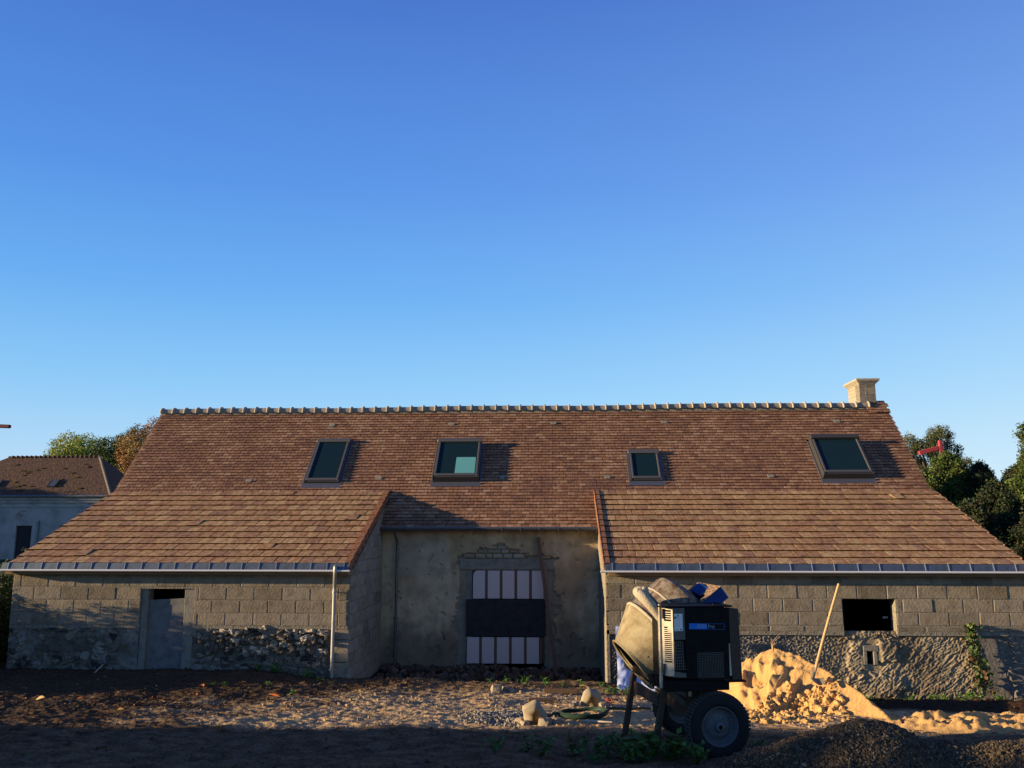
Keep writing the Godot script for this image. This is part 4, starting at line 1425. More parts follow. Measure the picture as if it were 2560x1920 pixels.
func build_heaps() -> void:
	# yellow sand: a crest that comes down to the right and towards the viewer
	var crest := [[2.40, 13.05, 0.55], [2.68, 13.05, 0.78], [3.10, 13.0, 0.985], [3.38, 12.8, 0.93], [3.63, 12.5, 0.80], [3.92, 12.0, 0.61], [4.10, 11.5, 0.40], [4.16, 11.2, 0.25]]
	var sand_y := func(x: float, d: float) -> float:
		var q := to_line(x, d, crest)
		var g := ground(x, d)
		var near := q[2] as float < 0.0
		var slope := 0.72 if near else 0.75
		var y: float = q[1] - slope * maxf(0.0, q[0] - 0.015) + 0.02 * exp(-q[0] * 30.0)
		# clods and bites out of the front left
		var front: float = smoothstep(3.75, 2.9, x) * (1.0 if near else 0.15)
		var k := nz.get_noise_2d(x * 260.0, d * 260.0)
		var k2 := nz.get_noise_2d(x * 700.0 + 70.0, d * 700.0)
		var cl := cell.get_noise_2d(x * 420.0, d * 420.0)
		var cl2 := cell.get_noise_2d(x * 1100.0, d * 1100.0)
		y += front * (0.05 * k * smoothstep(0.05, 0.3, q[0]) + 0.02 * k2 - 0.10 * cl * smoothstep(0.02, 0.2, q[0]) - 0.035 * cl2)
		y -= front * 0.12 * smoothstep(0.12, 0.30, nz.get_noise_2d(x * 170.0 + 33.0, d * 200.0)) * smoothstep(0.06, 0.25, q[0])
		y += 0.012 * nz.get_noise_2d(x * 420.0, d * 420.0) + 0.008 * nz.get_noise_2d(x * 2100.0, d * 2100.0)
		if near:
			y += 0.05 * maxf(0.0, nz.get_noise_2d(x * 330.0, d * 240.0 + 90.0)) * smoothstep(0.5, 0.9, q[0])
		var foot := y - g
		return g + (foot if foot > 0.02 else 0.02 * exp((foot - 0.02) * 12.0) - 0.012 * smoothstep(0.0, -0.3, foot))
	var o := thing("sand_heap", "tall heap of yellow building sand with the shovel stuck in it", "sand heap")
	part("sand", heap(1.8, 4.95, 10.7, 14.0, 0.018, sand_y, Color(1, 1, 1)), M.sand, o)
	var at := []
	for i in 1500:
		var x := rr(2.0, 3.7)
		var d := rr(11.1, 12.3)
		var y: float = sand_y.call(x, d)
		if y - ground(x, d) < 0.03 and rng.randf() < 0.6:
			continue
		var s := 0.012 + 0.035 * pow(rng.randf(), 3.0)
		at.append(Transform3D(Basis.from_euler(Vector3(rr(0, 6), rr(0, 6), rr(0, 6))).scaled_local(Vector3(s, s * rr(0.6, 1.0), s)), Vector3(x, y + s * 0.3, -d)))
	many("sand_crumbs", rock(3, 1, Vector3.ONE, 0.35).mesh(), M.sand, o, at)
	# what was spilled and trodden flat on its right
	var low_y := func(x: float, d: float) -> float:
		var g := ground(x, d)
		var e := smoothstep(1.0, 0.55, Vector2((x - 5.9) / 2.3, (d - 10.9) / 0.95).length() + 0.25 * nz.get_noise_2d(x * 90.0, d * 130.0))
		return g - 0.03 + e * (0.10 + 0.06 * nz.get_noise_2d(x * 130.0, d * 240.0) + 0.05 * nz.get_noise_2d(x * 420.0, d * 600.0) + 0.022 * nz.get_noise_2d(x * 1100.0, d * 1300.0))
	var sp := part("sand_spill", heap(3.6, 8.2, 9.6, 12.2, 0.026, low_y, lin(0.95, 0.98, 1.0)), M.sand)
	tag(sp, "low trodden spill of pale sand right of the tall sand heap", "sand", "", "thing")
	# dark gravel in the near right corner
	var ridge := [[0.75, 7.35, 0.70], [1.30, 7.30, 0.885], [1.60, 7.26, 0.985], [1.90, 7.22, 1.075], [2.15, 7.2, 1.175], [2.36, 7.2, 1.222], [2.64, 7.2, 1.165], [2.9, 7.2, 1.07], [3.2, 7.15, 1.055], [3.6, 7.1, 1.115], [4.2, 7.0, 1.12], [5.2, 6.9, 1.0], [6.2, 6.8, 0.74], [6.6, 6.8, 0.62]]
	var gr_y := func(x: float, d: float) -> float:
		var q := to_line(x, d, ridge)
		var g := ground(x, d)
		var r: float = q[0]
		var y: float = q[1] - 0.6 * (sqrt(r * r + 0.03) - 0.173) + 0.025 * nz.get_noise_2d(x * 220.0, d * 220.0)
		return maxf(y, g - 0.03)
	o = thing("gravel_heap", "dark heap of fine gravel in shade at the near right corner", "gravel heap")
	part("gravel_bed", heap(0.2, 7.2, 5.2, 8.3, 0.035, gr_y, Color(0.6, 0.6, 0.6)), M.gravel, o)
	at = []
	var cols := []
	while at.size() < 78000:
		var x := rr(0.5, 6.9)
		var d := rr(5.7, 8.1)
		if x > 4.8 and rng.randf() < 0.6:
			continue
		var y: float = gr_y.call(x, d)
		if y - ground(x, d) < -0.015:
			continue
		var s := rr(0.005, 0.0105)
		if rng.randf() < 0.06: s *= 1.5
		at.append(Transform3D(Basis.from_euler(Vector3(rr(0, 6), rr(0, 6), rr(0, 6))).scaled_local(Vector3(s * 1.3, s * 0.9, s)), Vector3(x, y + s * rr(-0.2, 0.9), -d)))
		var c: Color = pick([lin(1, 0.95, 0.85), lin(0.6, 0.57, 0.52), lin(1.5, 1.35, 1.1), lin(0.8, 0.7, 0.55), lin(1.1, 1.05, 1.0), lin(0.45, 0.42, 0.4)])
		if rng.randf() < 0.02: c = lin(3.0, 2.8, 2.5)
		cols.append(c)
	many("gravel", rock(9, 0, Vector3.ONE, 0.3).mesh(), M.gravel, o, at, cols)


func surface(x: float, d: float) -> float:
	return rough_ground(x, d)


# ---------------------------------------------------------------- small things
func sheet_leaf(size: float) -> Mesh:
	var m := Mb.new()
	for k in 3:
		var b := Basis.from_euler(Vector3(0.5 + 0.4 * k, k * 2.1, 0.3 * k))
		m.xf = Transform3D(b, Vector3(0, 0.1 * k, 0))
		m.face([Vector3(0, 0, 0), Vector3(0.32, 0.12, 0.4), Vector3(0.0, 0.06, 1.0)], Vector3.UP)
		m.face([Vector3(0, 0, 0), Vector3(0.0, 0.06, 1.0), Vector3(-0.32, 0.12, 0.4)], Vector3.UP)
	for i in m.v.size():
		m.v[i] *= size
	return m.mesh()


# place words for things that stand in a row, counted from the left of the photograph
func place(i: int, n: int) -> String:
	var words := ["leftmost", "second from the left", "third from the left", "fourth from the left", "fifth from the left", "sixth from the left", "seventh from the left", "eighth from the left"]
	var back := ["rightmost", "second from the right", "third from the right", "fourth from the right", "fifth from the right", "sixth from the right", "seventh from the right", "eighth from the right"]
	return words[i] if i < (n + 1) / 2 else back[n - 1 - i]


func by_sight(list: Array) -> Array:
	var a := list.duplicate()
	a.sort_custom(func(p, q) -> bool: return p[0] / p[1] < q[0] / q[1])
	return a


func weed(x: float, d: float, size: float, label: String, group: String, cols: Array, base := -99.0) -> void:
	var o := thing("weed", label, "weed", Vector3(x, (surface(x, d) if base < -90.0 else base) - 0.005, -d), group)
	var m := Mb.new()
	m.col = cols[0]
	var lf := Mb.new()
	for k in 7 + rng.randi() % 6:
		var a := rr(0, TAU)
		var r := size * rr(0.3, 1.0)
		var h := size * rr(0.35, 1.1)
		var tip := Vector3(cos(a) * r, h, sin(a) * r)
		m.tube(PackedVector3Array([Vector3.ZERO, tip * 0.5 + Vector3(0, h * 0.15, 0), tip]), [size * 0.025, size * 0.015, size * 0.01], 4, false)
		for e in 5:
			var at := tip.lerp(Vector3(0, h * 0.5, 0), rr(0.0, 0.7))
			lf.col = pick(cols)
			lf.xf = Transform3D(Basis.from_euler(Vector3(rr(-0.7, 0.7), rr(0, TAU), rr(-0.6, 0.6))).scaled(Vector3.ONE * size * rr(0.25, 0.5)), at)
			lf.face([Vector3(0, 0, 0), Vector3(0.33, 0.06, 0.45), Vector3(0, 0.02, 1), Vector3(-0.33, 0.06, 0.45)], Vector3.UP)
	part("stem", m, M.leaf, o)
	part("foliage", lf, M.leaf, o)


func bent_lump(called: String, label: String, category: String, at: Vector3, pts: Array, deep: float, seed_at: int, group := "") -> void:
	# a broken lump: rings of an outline in x and y, narrower behind, roughened
	var o := thing(called, label, category, at, group)
	var m := Mb.new()
	m.col = lin(0.38, 0.31, 0.215)
	var rings := 9
	var sides := 28
	var p := PackedVector3Array()
	for j in rings:
		var t := float(j) / (rings - 1)
		for k in sides + 1:
			var a := TAU * (k % sides) / sides
			var r := 0.0
			# radius of the polygon in that direction
			for i in pts.size():
				var q: Vector2 = pts[i]
				var q2: Vector2 = pts[(i + 1) % pts.size()]
				var hit = Geometry2D.segment_intersects_segment(Vector2.ZERO, Vector2(cos(a), sin(a)) * 3.0, q, q2)
				if hit != null:
					r = maxf(r, (hit as Vector2).length())
			var z := lerpf(1.0, -1.0, t)
			var sc := pow(maxf(0.0, 1.0 - pow(absf(z), 3.5)), 0.4) * (1.0 - 0.12 * t)
			var e := Vector3(cos(a) * r * sc, sin(a) * r * sc, z * deep)
			e *= 1.0 + 0.14 * nz.get_noise_3d(e.x * 500.0 + seed_at * 50.0, e.y * 500.0, e.z * 500.0) + 0.05 * nz.get_noise_3d(e.x * 2000.0, e.y * 2000.0 + seed_at * 9.0, e.z * 2000.0)
			p.append(e)
	m.grid(sides + 1, rings, p, true)
	part("lump", m, M.clod, o)


func small_things() -> void:
	# boards in the opening of the plaster wall
	for s in [[-1.72, -0.27, 1.302, 1.862, 0.0, "foil faced insulation panel with brown battens, at the top of the recess opening"], [-1.82, -0.262, 0.035, 0.545, 0.06, "pale insulation panel with brown battens, at the foot of the recess opening"]]:
		var lean: float = s[4]
		var o := thing("insulation_panel", s[5], "insulation panel", Vector3(s[0], s[2], -DEEP - 0.03 + lean + 0.03))
		var w: float = s[1] - s[0]
		var h: float = s[3] - s[2]
		var m := Mb.new()
		m.span(Vector3(0.01, 0.01, -0.04), Vector3(w - 0.01, h - 0.01, -0.022))
		part("backing", m, M.old_wood, o)
		for k in 5:
			var a := k * 0.302 + (0.0 if lean > 0.0 else 0.008)
			var b := minf(a + 0.245, w)
			m = Mb.new()
			if k == 0 and lean == 0.0:
				m.prism(PackedVector2Array([Vector2(a, 0), Vector2(b, 0), Vector2(b, h), Vector2(a + 0.06, h), Vector2(a + 0.015, h - 0.05), Vector2(a, h - 0.12)]), -0.021, 0.0)
			else:
				m.span(Vector3(a, 0, -0.021), Vector3(b, h, 0.0), 0.003)
			part("foam_sheet", m, M.foam, o)
			if b < w - 0.02:
				m = Mb.new()
				m.span(Vector3(b + 0.002, 0.0, -0.020), Vector3(minf(b + 0.055, w), h, -0.004 + rr(-0.003, 0.001)), 0.002)
				part("batten", m, M.batten, o)
	var bd := Mb.new()
	bd.bevel_box(Transform3D(Basis(Vector3.RIGHT, 0.02), Vector3(-1.04, 0.925, -DEEP + 0.035)), Vector3(1.62, 0.735, 0.02), 0.004)
	tag(part("dark_board", bd, M.dark_board), "wide near black board across the middle of the recess opening", "board")
	var pk := Mb.new()
	slab_of(pk, Vector3(-0.02, -0.1, -17.55), Vector3(-0.37, 2.54, -17.93), 0.07, 0.03)
	tag(part("leaning_plank", pk, M.batten), "long brown plank leaning against the plastered wall right of the boarded opening", "plank")
	# pale box just inside the dark window
	var bx := Mb.new()
	bx.bevel_box(Transform3D(Basis(Vector3.UP, 0.35), Vector3(5.72, 1.185, -15.75)), Vector3(0.085, 0.03, 0.05), 0.004)
	tag(part("pale_box", bx, M.sticker), "small pale box in the dark window opening of the right wing", "box")

	# shovel in the sand
	var o := thing("shovel", "long wooden handled shovel stuck upright and leaning in the sand heap", "shovel", Vector3(3.425, 0.74, -12.2))
	var m := Mb.new()
	m.tube(PackedVector3Array([Vector3(0.0, 0.0, 0.0), Vector3(0.03, 0.1, 0.01), Vector3(0.135, 0.45, 0.035), Vector3(0.25, 0.82, 0.065), Vector3(0.385, 1.235, 0.1)]), [0.016, 0.02, 0.019, 0.018, 0.017], 12)
	part("handle", m, M.handle_wood, o)
	m = Mb.new()
	m.tube(PackedVector3Array([Vector3(-0.012, -0.03, 0.0), Vector3(0.0, 0.02, 0.0), Vector3(0.03, 0.13, 0.005)]), [0.026, 0.025, 0.022], 12)
	part("socket", m, M.dusty_paint, o)
	m = Mb.new()
	var bl := PackedVector3Array()
	for j in 7:
		for i in 9:
			var u := i / 8.0 * 2.0 - 1.0
			var v := j / 6.0
			var w := 0.085 * (1.0 - 0.55 * pow(v, 3.0))
			bl.append(Vector3(u * w + 0.045, -0.005 - 0.07 * v + 0.015 * u * u, 0.02 + 0.12 * v + 0.03 * u * u))
	m.grid(9, 7, bl, true)
	m.grid(9, 7, bl, false)
	part("blade", m, M.crusted, o)

	# lumps of old concrete with crumbs about them
	bent_lump("concrete_lump", "tall tan concrete lump standing on the dirt, nearer the viewer of the two", "concrete lump", Vector3(-0.27, 0.50, -10.9), [Vector2(-0.12, -0.18), Vector2(0.02, -0.19), Vector2(0.17, -0.10), Vector2(0.16, -0.04), Vector2(0.06, 0.16), Vector2(0.03, 0.18), Vector2(-0.06, 0.13), Vector2(-0.17, 0.07)], 0.16, 3)
	bent_lump("concrete_lump", "rounded tan concrete lump before the recess, farther off, a twig on its top", "concrete lump", Vector3(0.47, 0.38, -12.6), [Vector2(-0.19, -0.14), Vector2(0.14, -0.15), Vector2(0.14, 0.04), Vector2(0.06, 0.12), Vector2(-0.03, 0.13), Vector2(-0.10, 0.08)], 0.14, 8)
	var bits := by_sight([[-0.39, 10.75, 0.055], [-0.16, 10.72, 0.075], [-0.45, 10.95, 0.06], [0.0, 10.8, 0.07], [0.25, 12.5, 0.05], [0.62, 12.45, 0.05], [-0.95, 13.9, 0.09], [-0.82, 14.05, 0.06], [-0.72, 13.95, 0.05], [0.2, 12.45, 0.04]])
	for i in bits.size():
		var s = bits[i]
		var r := rock(rng.randi() % 30, 1, Vector3(s[2], s[2] * 0.8, s[2] * 0.9), 0.3, lin(0.36, 0.29, 0.20))
		var q := part("rubble_piece", r, M.clod, self, Transform3D(Basis(Vector3.UP, rr(0, 6)), Vector3(s[0], surface(s[0], s[1]) + s[2] * 0.45, -s[1])))
		tag(q, "small tan rubble piece, %s of those about the concrete lumps" % place(i, bits.size()), "rubble piece", "rubble pieces about the concrete lumps")
	var tw := Mb.new()
	tw.tube(PackedVector3Array([Vector3(0.47, 0.49, -12.6), Vector3(0.42, 0.53, -12.6), Vector3(0.36, 0.55, -12.6), Vector3(0.31, 0.535, -12.6)]), [0.012, 0.01, 0.009, 0.006], 6)
	tag(part("twig", tw, M.handle_wood), "short bent twig on top of the rounded concrete lump", "twig")
	# bricks and timbers
	for s in [[-0.22, 13.05, 0.42, 0.035, 0.16, 0.12, "flat grey brown timber offcut on the dirt left of the rounded lump"], [0.05, 13.75, 0.52, 0.07, 0.07, -0.05, "dark squared timber lying behind the rounded concrete lump"], [-0.05, 12.8, 0.3, 0.03, 0.09, 0.2, "small thin board lying beside the flat timber offcut"]]:
		m = Mb.new()
		m.bevel_box(Transform3D(Basis(Vector3.UP, s[5]), Vector3(s[0], surface(s[0], s[1]) + s[3] * 0.5, -s[1])), Vector3(s[2], s[3], s[4]), 0.006)
		tag(part("timber_piece", m, M.old_wood), s[6], "timber")
	# hose
	m = Mb.new()
	var hp := PackedVector3Array()
	for k in 12:
		var t := k / 11.0
		var x := lerpf(-0.15, 0.12, t)
		var d := lerpf(11.25, 11.55, t)
		hp.append(Vector3(x, surface(x, d) + 0.05 - 0.02 * t, -d))
	for k in 64:
		var a := TAU * k / 24.0 + 2.2
		var x := 0.33 + cos(a) * (0.31 + 0.02 * sin(k * 0.3))
		var d := 11.5 + sin(a) * (0.30 + 0.02 * cos(k * 0.21))
		hp.append(Vector3(x, surface(x, d) + 0.02 + 0.0008 * k, -d))
	for k in 10:
		var t := k / 9.0
		var x := lerpf(0.62, 1.25, t)
		var d := lerpf(11.62, 12.2, t) - 0.1 * sin(t * PI)
		hp.append(Vector3(x, surface(x, d) + 0.05 * (1.0 - t) + 0.015, -d))
	m.tube(hp, [0.017], 8)
	tag(part("garden_hose", m, M.hose), "coiled dark green hose lying on the dirt between lump and mixer", "hose")
	m = Mb.new()
	m.tube(PackedVector3Array([Vector3(0.28, surface(0.28, 11.02) + 0.02, -11.02), Vector3(0.45, surface(0.45, 10.9) + 0.025, -10.9), Vector3(0.65, surface(0.65, 10.88) + 0.02, -10.88)]), [0.012, 0.014, 0.01], 7)
	tag(part("pale_stick", m, M.cream_panel), "pale stick lying on sunlit dirt below the coiled hose", "stick")
	m = Mb.new()
	m.tube(PackedVector3Array([Vector3(-7.80, surface(-7.8, 14.7) - 0.02, -14.7), Vector3(-7.66, surface(-7.7, 14.72) + 0.12, -14.72)]), [0.012, 0.009], 7)
	tag(part("pale_stick", m, M.cream_panel), "pale stick poking out of dark soil left of the wing door", "stick")
	# rag
	var rag := Mb.new()
	for k in 9:
		rag.xf = Transform3D(Basis.from_euler(Vector3(rr(-1, 1), rr(0, 6), rr(-1, 1))), Vector3(0.80 + rr(-0.06, 0.06), surface(0.8, 12.9) + rr(0.02, 0.07), -12.9 + rr(-0.04, 0.04)))
		rag.face([Vector3(0, 0, 0), Vector3(0.06, 0.01, 0.01), Vector3(0.05, 0.02, 0.06), Vector3(0.0, 0.0, 0.04)], Vector3.UP)
	tag(part("red_rag", rag, M.red_rag), "crumpled red scrap on the dirt right of the rounded concrete lump", "rag")
	# blue sheet behind the mixer
	var p := PackedVector3Array()
	for j in 26:
		for i in 26:
			var u := i / 25.0
			var v := j / 25.0
			p.append(Vector3(1.0 + 0.80 * u - 0.06 * (1.0 - v) + 0.02 * sin(v * 5.0), lerpf(0.02, 1.10, v), -14.55 - 0.35 * v + 0.035 * sin(u * 9.0 + v * 2.0) * (0.4 + 0.6 * (1.0 - v)) + 0.015 * nz.get_noise_2d(u * 900.0, v * 900.0) - 0.25 * pow(maxf(0, u - 0.75), 1.3)))
	m = Mb.new()
	m.grid(26, 26, p)
	for q in p.size():
		p[q] += Vector3(0, 0, -0.006)
	m.grid(26, 26, p, true)
	tag(part("blue_sheet", m, M.blue_sheet), "pale blue plastic sheet standing by the right wing corner behind the mixer drum", "plastic sheet")
	# yellow cord at the edge of the gravel
	m = Mb.new()
	var cp := PackedVector3Array()
	for k in 30:
		var t := k / 29.0
		var x := lerpf(1.44, 1.86, t)
		var d := 7.45 + 0.03 * sin(t * 17.0)
		cp.append(Vector3(x, lerpf(0.80, 0.935, t) + 0.012 * sin(t * 23.0), -d))
	m.tube(cp, [0.006], 6)
	for k in 8:
		cp[k] += Vector3(0.05, 0.03, 0.03 * sin(k * 2.0))
	m.tube(cp.slice(0, 8), [0.006], 6)
	tag(part("yellow_cord", m, M.cord), "loose yellow cord on the edge of the gravel heap beside the wheel", "cord")
	# fallen leaves, each where the photograph shows one
	var seen_of := [0, 0, 0, 0]
	var total_of := [0, 0, 0, 0]
	var fallen := by_sight([[-5.55, 13.75, 0, 0.075], [-5.05, 14.25, 1, 0.055], [-4.12, 12.95, 0, 0.075], [-3.25, 12.55, 1, 0.07], [-5.05, 11.35, 1, 0.06], [-5.95, 12.9, 0, 0.05], [-5.35, 13.05, 2, 0.06], [-7.0, 12.85, 2, 0.06], [-6.85, 12.9, 3, 0.06], [-7.75, 12.65, 0, 0.05], [-5.85, 12.15, 2, 0.05], [-5.65, 11.4, 3, 0.05], [-2.45, 10.05, 0, 0.06], [-2.9, 10.15, 2, 0.07], [-7.3, 12.35, 3, 0.07], [-8.0, 12.3, 3, 0.06], [-4.9, 11.55, 3, 0.05], [-3.8, 14.75, 1, 0.06], [-3.7, 14.7, 1, 0.05], [2.55, 6.85, 2, 0.04]])
	for s in fallen:
		total_of[s[2]] += 1
	for s in fallen:
		m = Mb.new()
		m.col = [lin(0.85, 0.22, 0.05), lin(0.95, 0.55, 0.10), lin(0.35, 0.12, 0.05), lin(0.55, 0.38, 0.16)][s[2]]
		var a: float = s[3]
		for e: float in [-1.0, 1.0]:
			m.face([Vector3(0, 0, -a), Vector3(e * a * 0.55, a * 0.28, -a * 0.2), Vector3(e * a * 0.4, a * 0.3, a * 0.5), Vector3(0, 0.1 * a, a)], Vector3.UP)
		var y := surface(s[0], s[1])
		if s[0] > 2.0: y += 0.5
		var names := ["orange", "yellow", "brown", "straw coloured"]
		var q := part("fallen_leaf", m, M.dry_leaf, self, Transform3D(Basis.from_euler(Vector3(rr(-0.5, 0.5), rr(0, TAU), rr(0.1, 0.7))), Vector3(s[0], y + 0.012, -s[1])))
		seen_of[s[2]] += 1
		tag(q, "curled %s fallen leaf, %s of that colour on the ground" % [names[s[2]], place(seen_of[s[2]] - 1, total_of[s[2]])], "leaf", "fallen leaves on the dirt")
	# weeds
	var rows := []
	var green := [lin(0.06, 0.13, 0.025), lin(0.10, 0.20, 0.035), lin(0.16, 0.26, 0.06)]
	rows = by_sight([[-5.05, 14.95, 0.13], [-4.85, 15.0, 0.15], [-4.75, 15.05, 0.13], [-4.25, 15.05, 0.15], [-3.95, 14.7, 0.09], [-4.55, 13.9, 0.08], [-5.4, 13.8, 0.07], [-5.2, 13.8, 0.06], [-4.05, 13.6, 0.08]])
	for i in rows.size():
		weed(rows[i][0], rows[i][1], rows[i][2], "green weed sprouting from dark soil, %s of those along the left wing" % place(i, rows.size()), "weeds along the left wing", green)
	rows = by_sight([[-1.15, 14.95, 0.08], [-0.85, 14.9, 0.09], [-0.55, 14.75, 0.14], [-0.2, 14.7, 0.13], [0.1, 14.75, 0.09], [0.4, 14.7, 0.1], [0.7, 14.5, 0.09], [0.85, 13.9, 0.13], [1.05, 13.8, 0.15], [1.2, 14.0, 0.16]])
	for i in rows.size():
		weed(rows[i][0], rows[i][1], rows[i][2], "small green weed on the dirt edge, %s of those before the recess" % place(i, rows.size()), "weeds before the recess", green)
	rows = by_sight([[4.75, 14.85, 0.24], [4.95, 14.9, 0.20], [5.6, 14.5, 0.12], [5.9, 14.5, 0.12], [6.2, 14.8, 0.14], [6.55, 14.9, 0.16], [6.75, 14.95, 0.16], [7.15, 14.9, 0.14], [7.5, 14.7, 0.12], [7.7, 14.9, 0.14], [6.4, 14.3, 0.1], [7.3, 14.2, 0.1], [6.9, 12.9, 0.08]])
	for i in rows.size():
		weed(rows[i][0], rows[i][1], rows[i][2], "green weed at the wall foot, %s of those along the right wing" % place(i, rows.size()), "weeds along the right wing", green)
	rows = by_sight([[0.17, 8.55, 0.09], [-0.15, 8.45, 0.10], [-0.3, 8.6, 0.07], [0.45, 8.4, 0.13], [0.6, 8.5, 0.12], [0.75, 8.35, 0.14], [0.88, 8.5, 0.13], [1.0, 8.2, 0.14], [1.12, 8.3, 0.12], [1.2, 7.95, 0.12], [0.62, 8.2, 0.13], [0.8, 8.15, 0.14], [1.95, 9.0, 0.08], [-0.6, 8.5, 0.08], [0.3, 8.2, 0.12]])
	for i in rows.size():
		weed(rows[i][0], rows[i][1], rows[i][2] * 1.55, "dark green nettle in shade, %s of those before the mixer" % place(i, rows.size()), "nettles before the mixer", [lin(0.035, 0.085, 0.018), lin(0.055, 0.12, 0.025), lin(0.08, 0.15, 0.03)])
	for s in [[2.99, 12.64, 0.2]]:
		o = thing("dry_stalk", "dry forked weed stalk standing on the crest of the sand heap", "weed stalk", Vector3(s[0], 1.0, -s[1]))
		m = Mb.new()
		for k in 9:
			var a := Vector3(rr(-0.01, 0.16), rr(0.12, 0.26), rr(-0.05, 0.05))
			m.tube(PackedVector3Array([Vector3(0.02, 0.0, 0), Vector3(a.x * 0.4, a.y * 0.7, a.z * 0.5), a]), [0.006, 0.004, 0.002], 4, false)
		part("stem", m, M.handle_wood, o)

	# ivy on the right wing
	o = thing("ivy", "strand of green ivy climbing the roughcast wall of the right wing", "ivy", Vector3(6.95, 0.0, -15.2))
	m = Mb.new()
	var line := PackedVector3Array([Vector3(0.02, -0.1, 0.0), Vector3(0.03, 0.15, -0.03), Vector3(0.06, 0.4, -0.04), Vector3(0.02, 0.65, -0.05), Vector3(-0.04, 0.88, -0.05), Vector3(-0.05, 1.12, -0.05)])
	m.tube(line, [0.012, 0.01, 0.008, 0.006], 6)
	part("stem", m, M.bark, o)
	m = Mb.new()
	for i in 430:
		var t := pow(rng.randf(), 0.8)
		var y := lerpf(0.02, 1.14, t)
		var cx := -0.06 * smoothstep(0.5, 1.0, y) + 0.05 * smoothstep(0.7, 0.3, y) + 0.02
		var w := lerpf(0.16, 0.05, t) * rng.randfn(0.0, 0.55) * (1.25 if y < 0.2 else 1.0)
		m.col = pick([lin(0.035, 0.065, 0.018), lin(0.055, 0.095, 0.024), lin(0.085, 0.13, 0.035), lin(0.025, 0.045, 0.016), lin(0.13, 0.16, 0.055), lin(0.12, 0.06, 0.03)])
		m.xf = Transform3D(Basis.from_euler(Vector3(rr(-0.6, 0.9), rr(-0.9, 0.9), rr(0, TAU))).scaled(Vector3.ONE * rr(0.03, 0.055)), Vector3(cx + w, y, rr(-0.05, 0.09)))
		m.face([Vector3(0, -0.6, 0), Vector3(0.6, -0.3, 0.1), Vector3(0.45, 0.4, 0.15), Vector3(0, 0.7, 0), Vector3(-0.45, 0.4, 0.15), Vector3(-0.6, -0.3, 0.1)], Vector3(0, 0, 1))
	part("foliage", m, M.leaf, o)


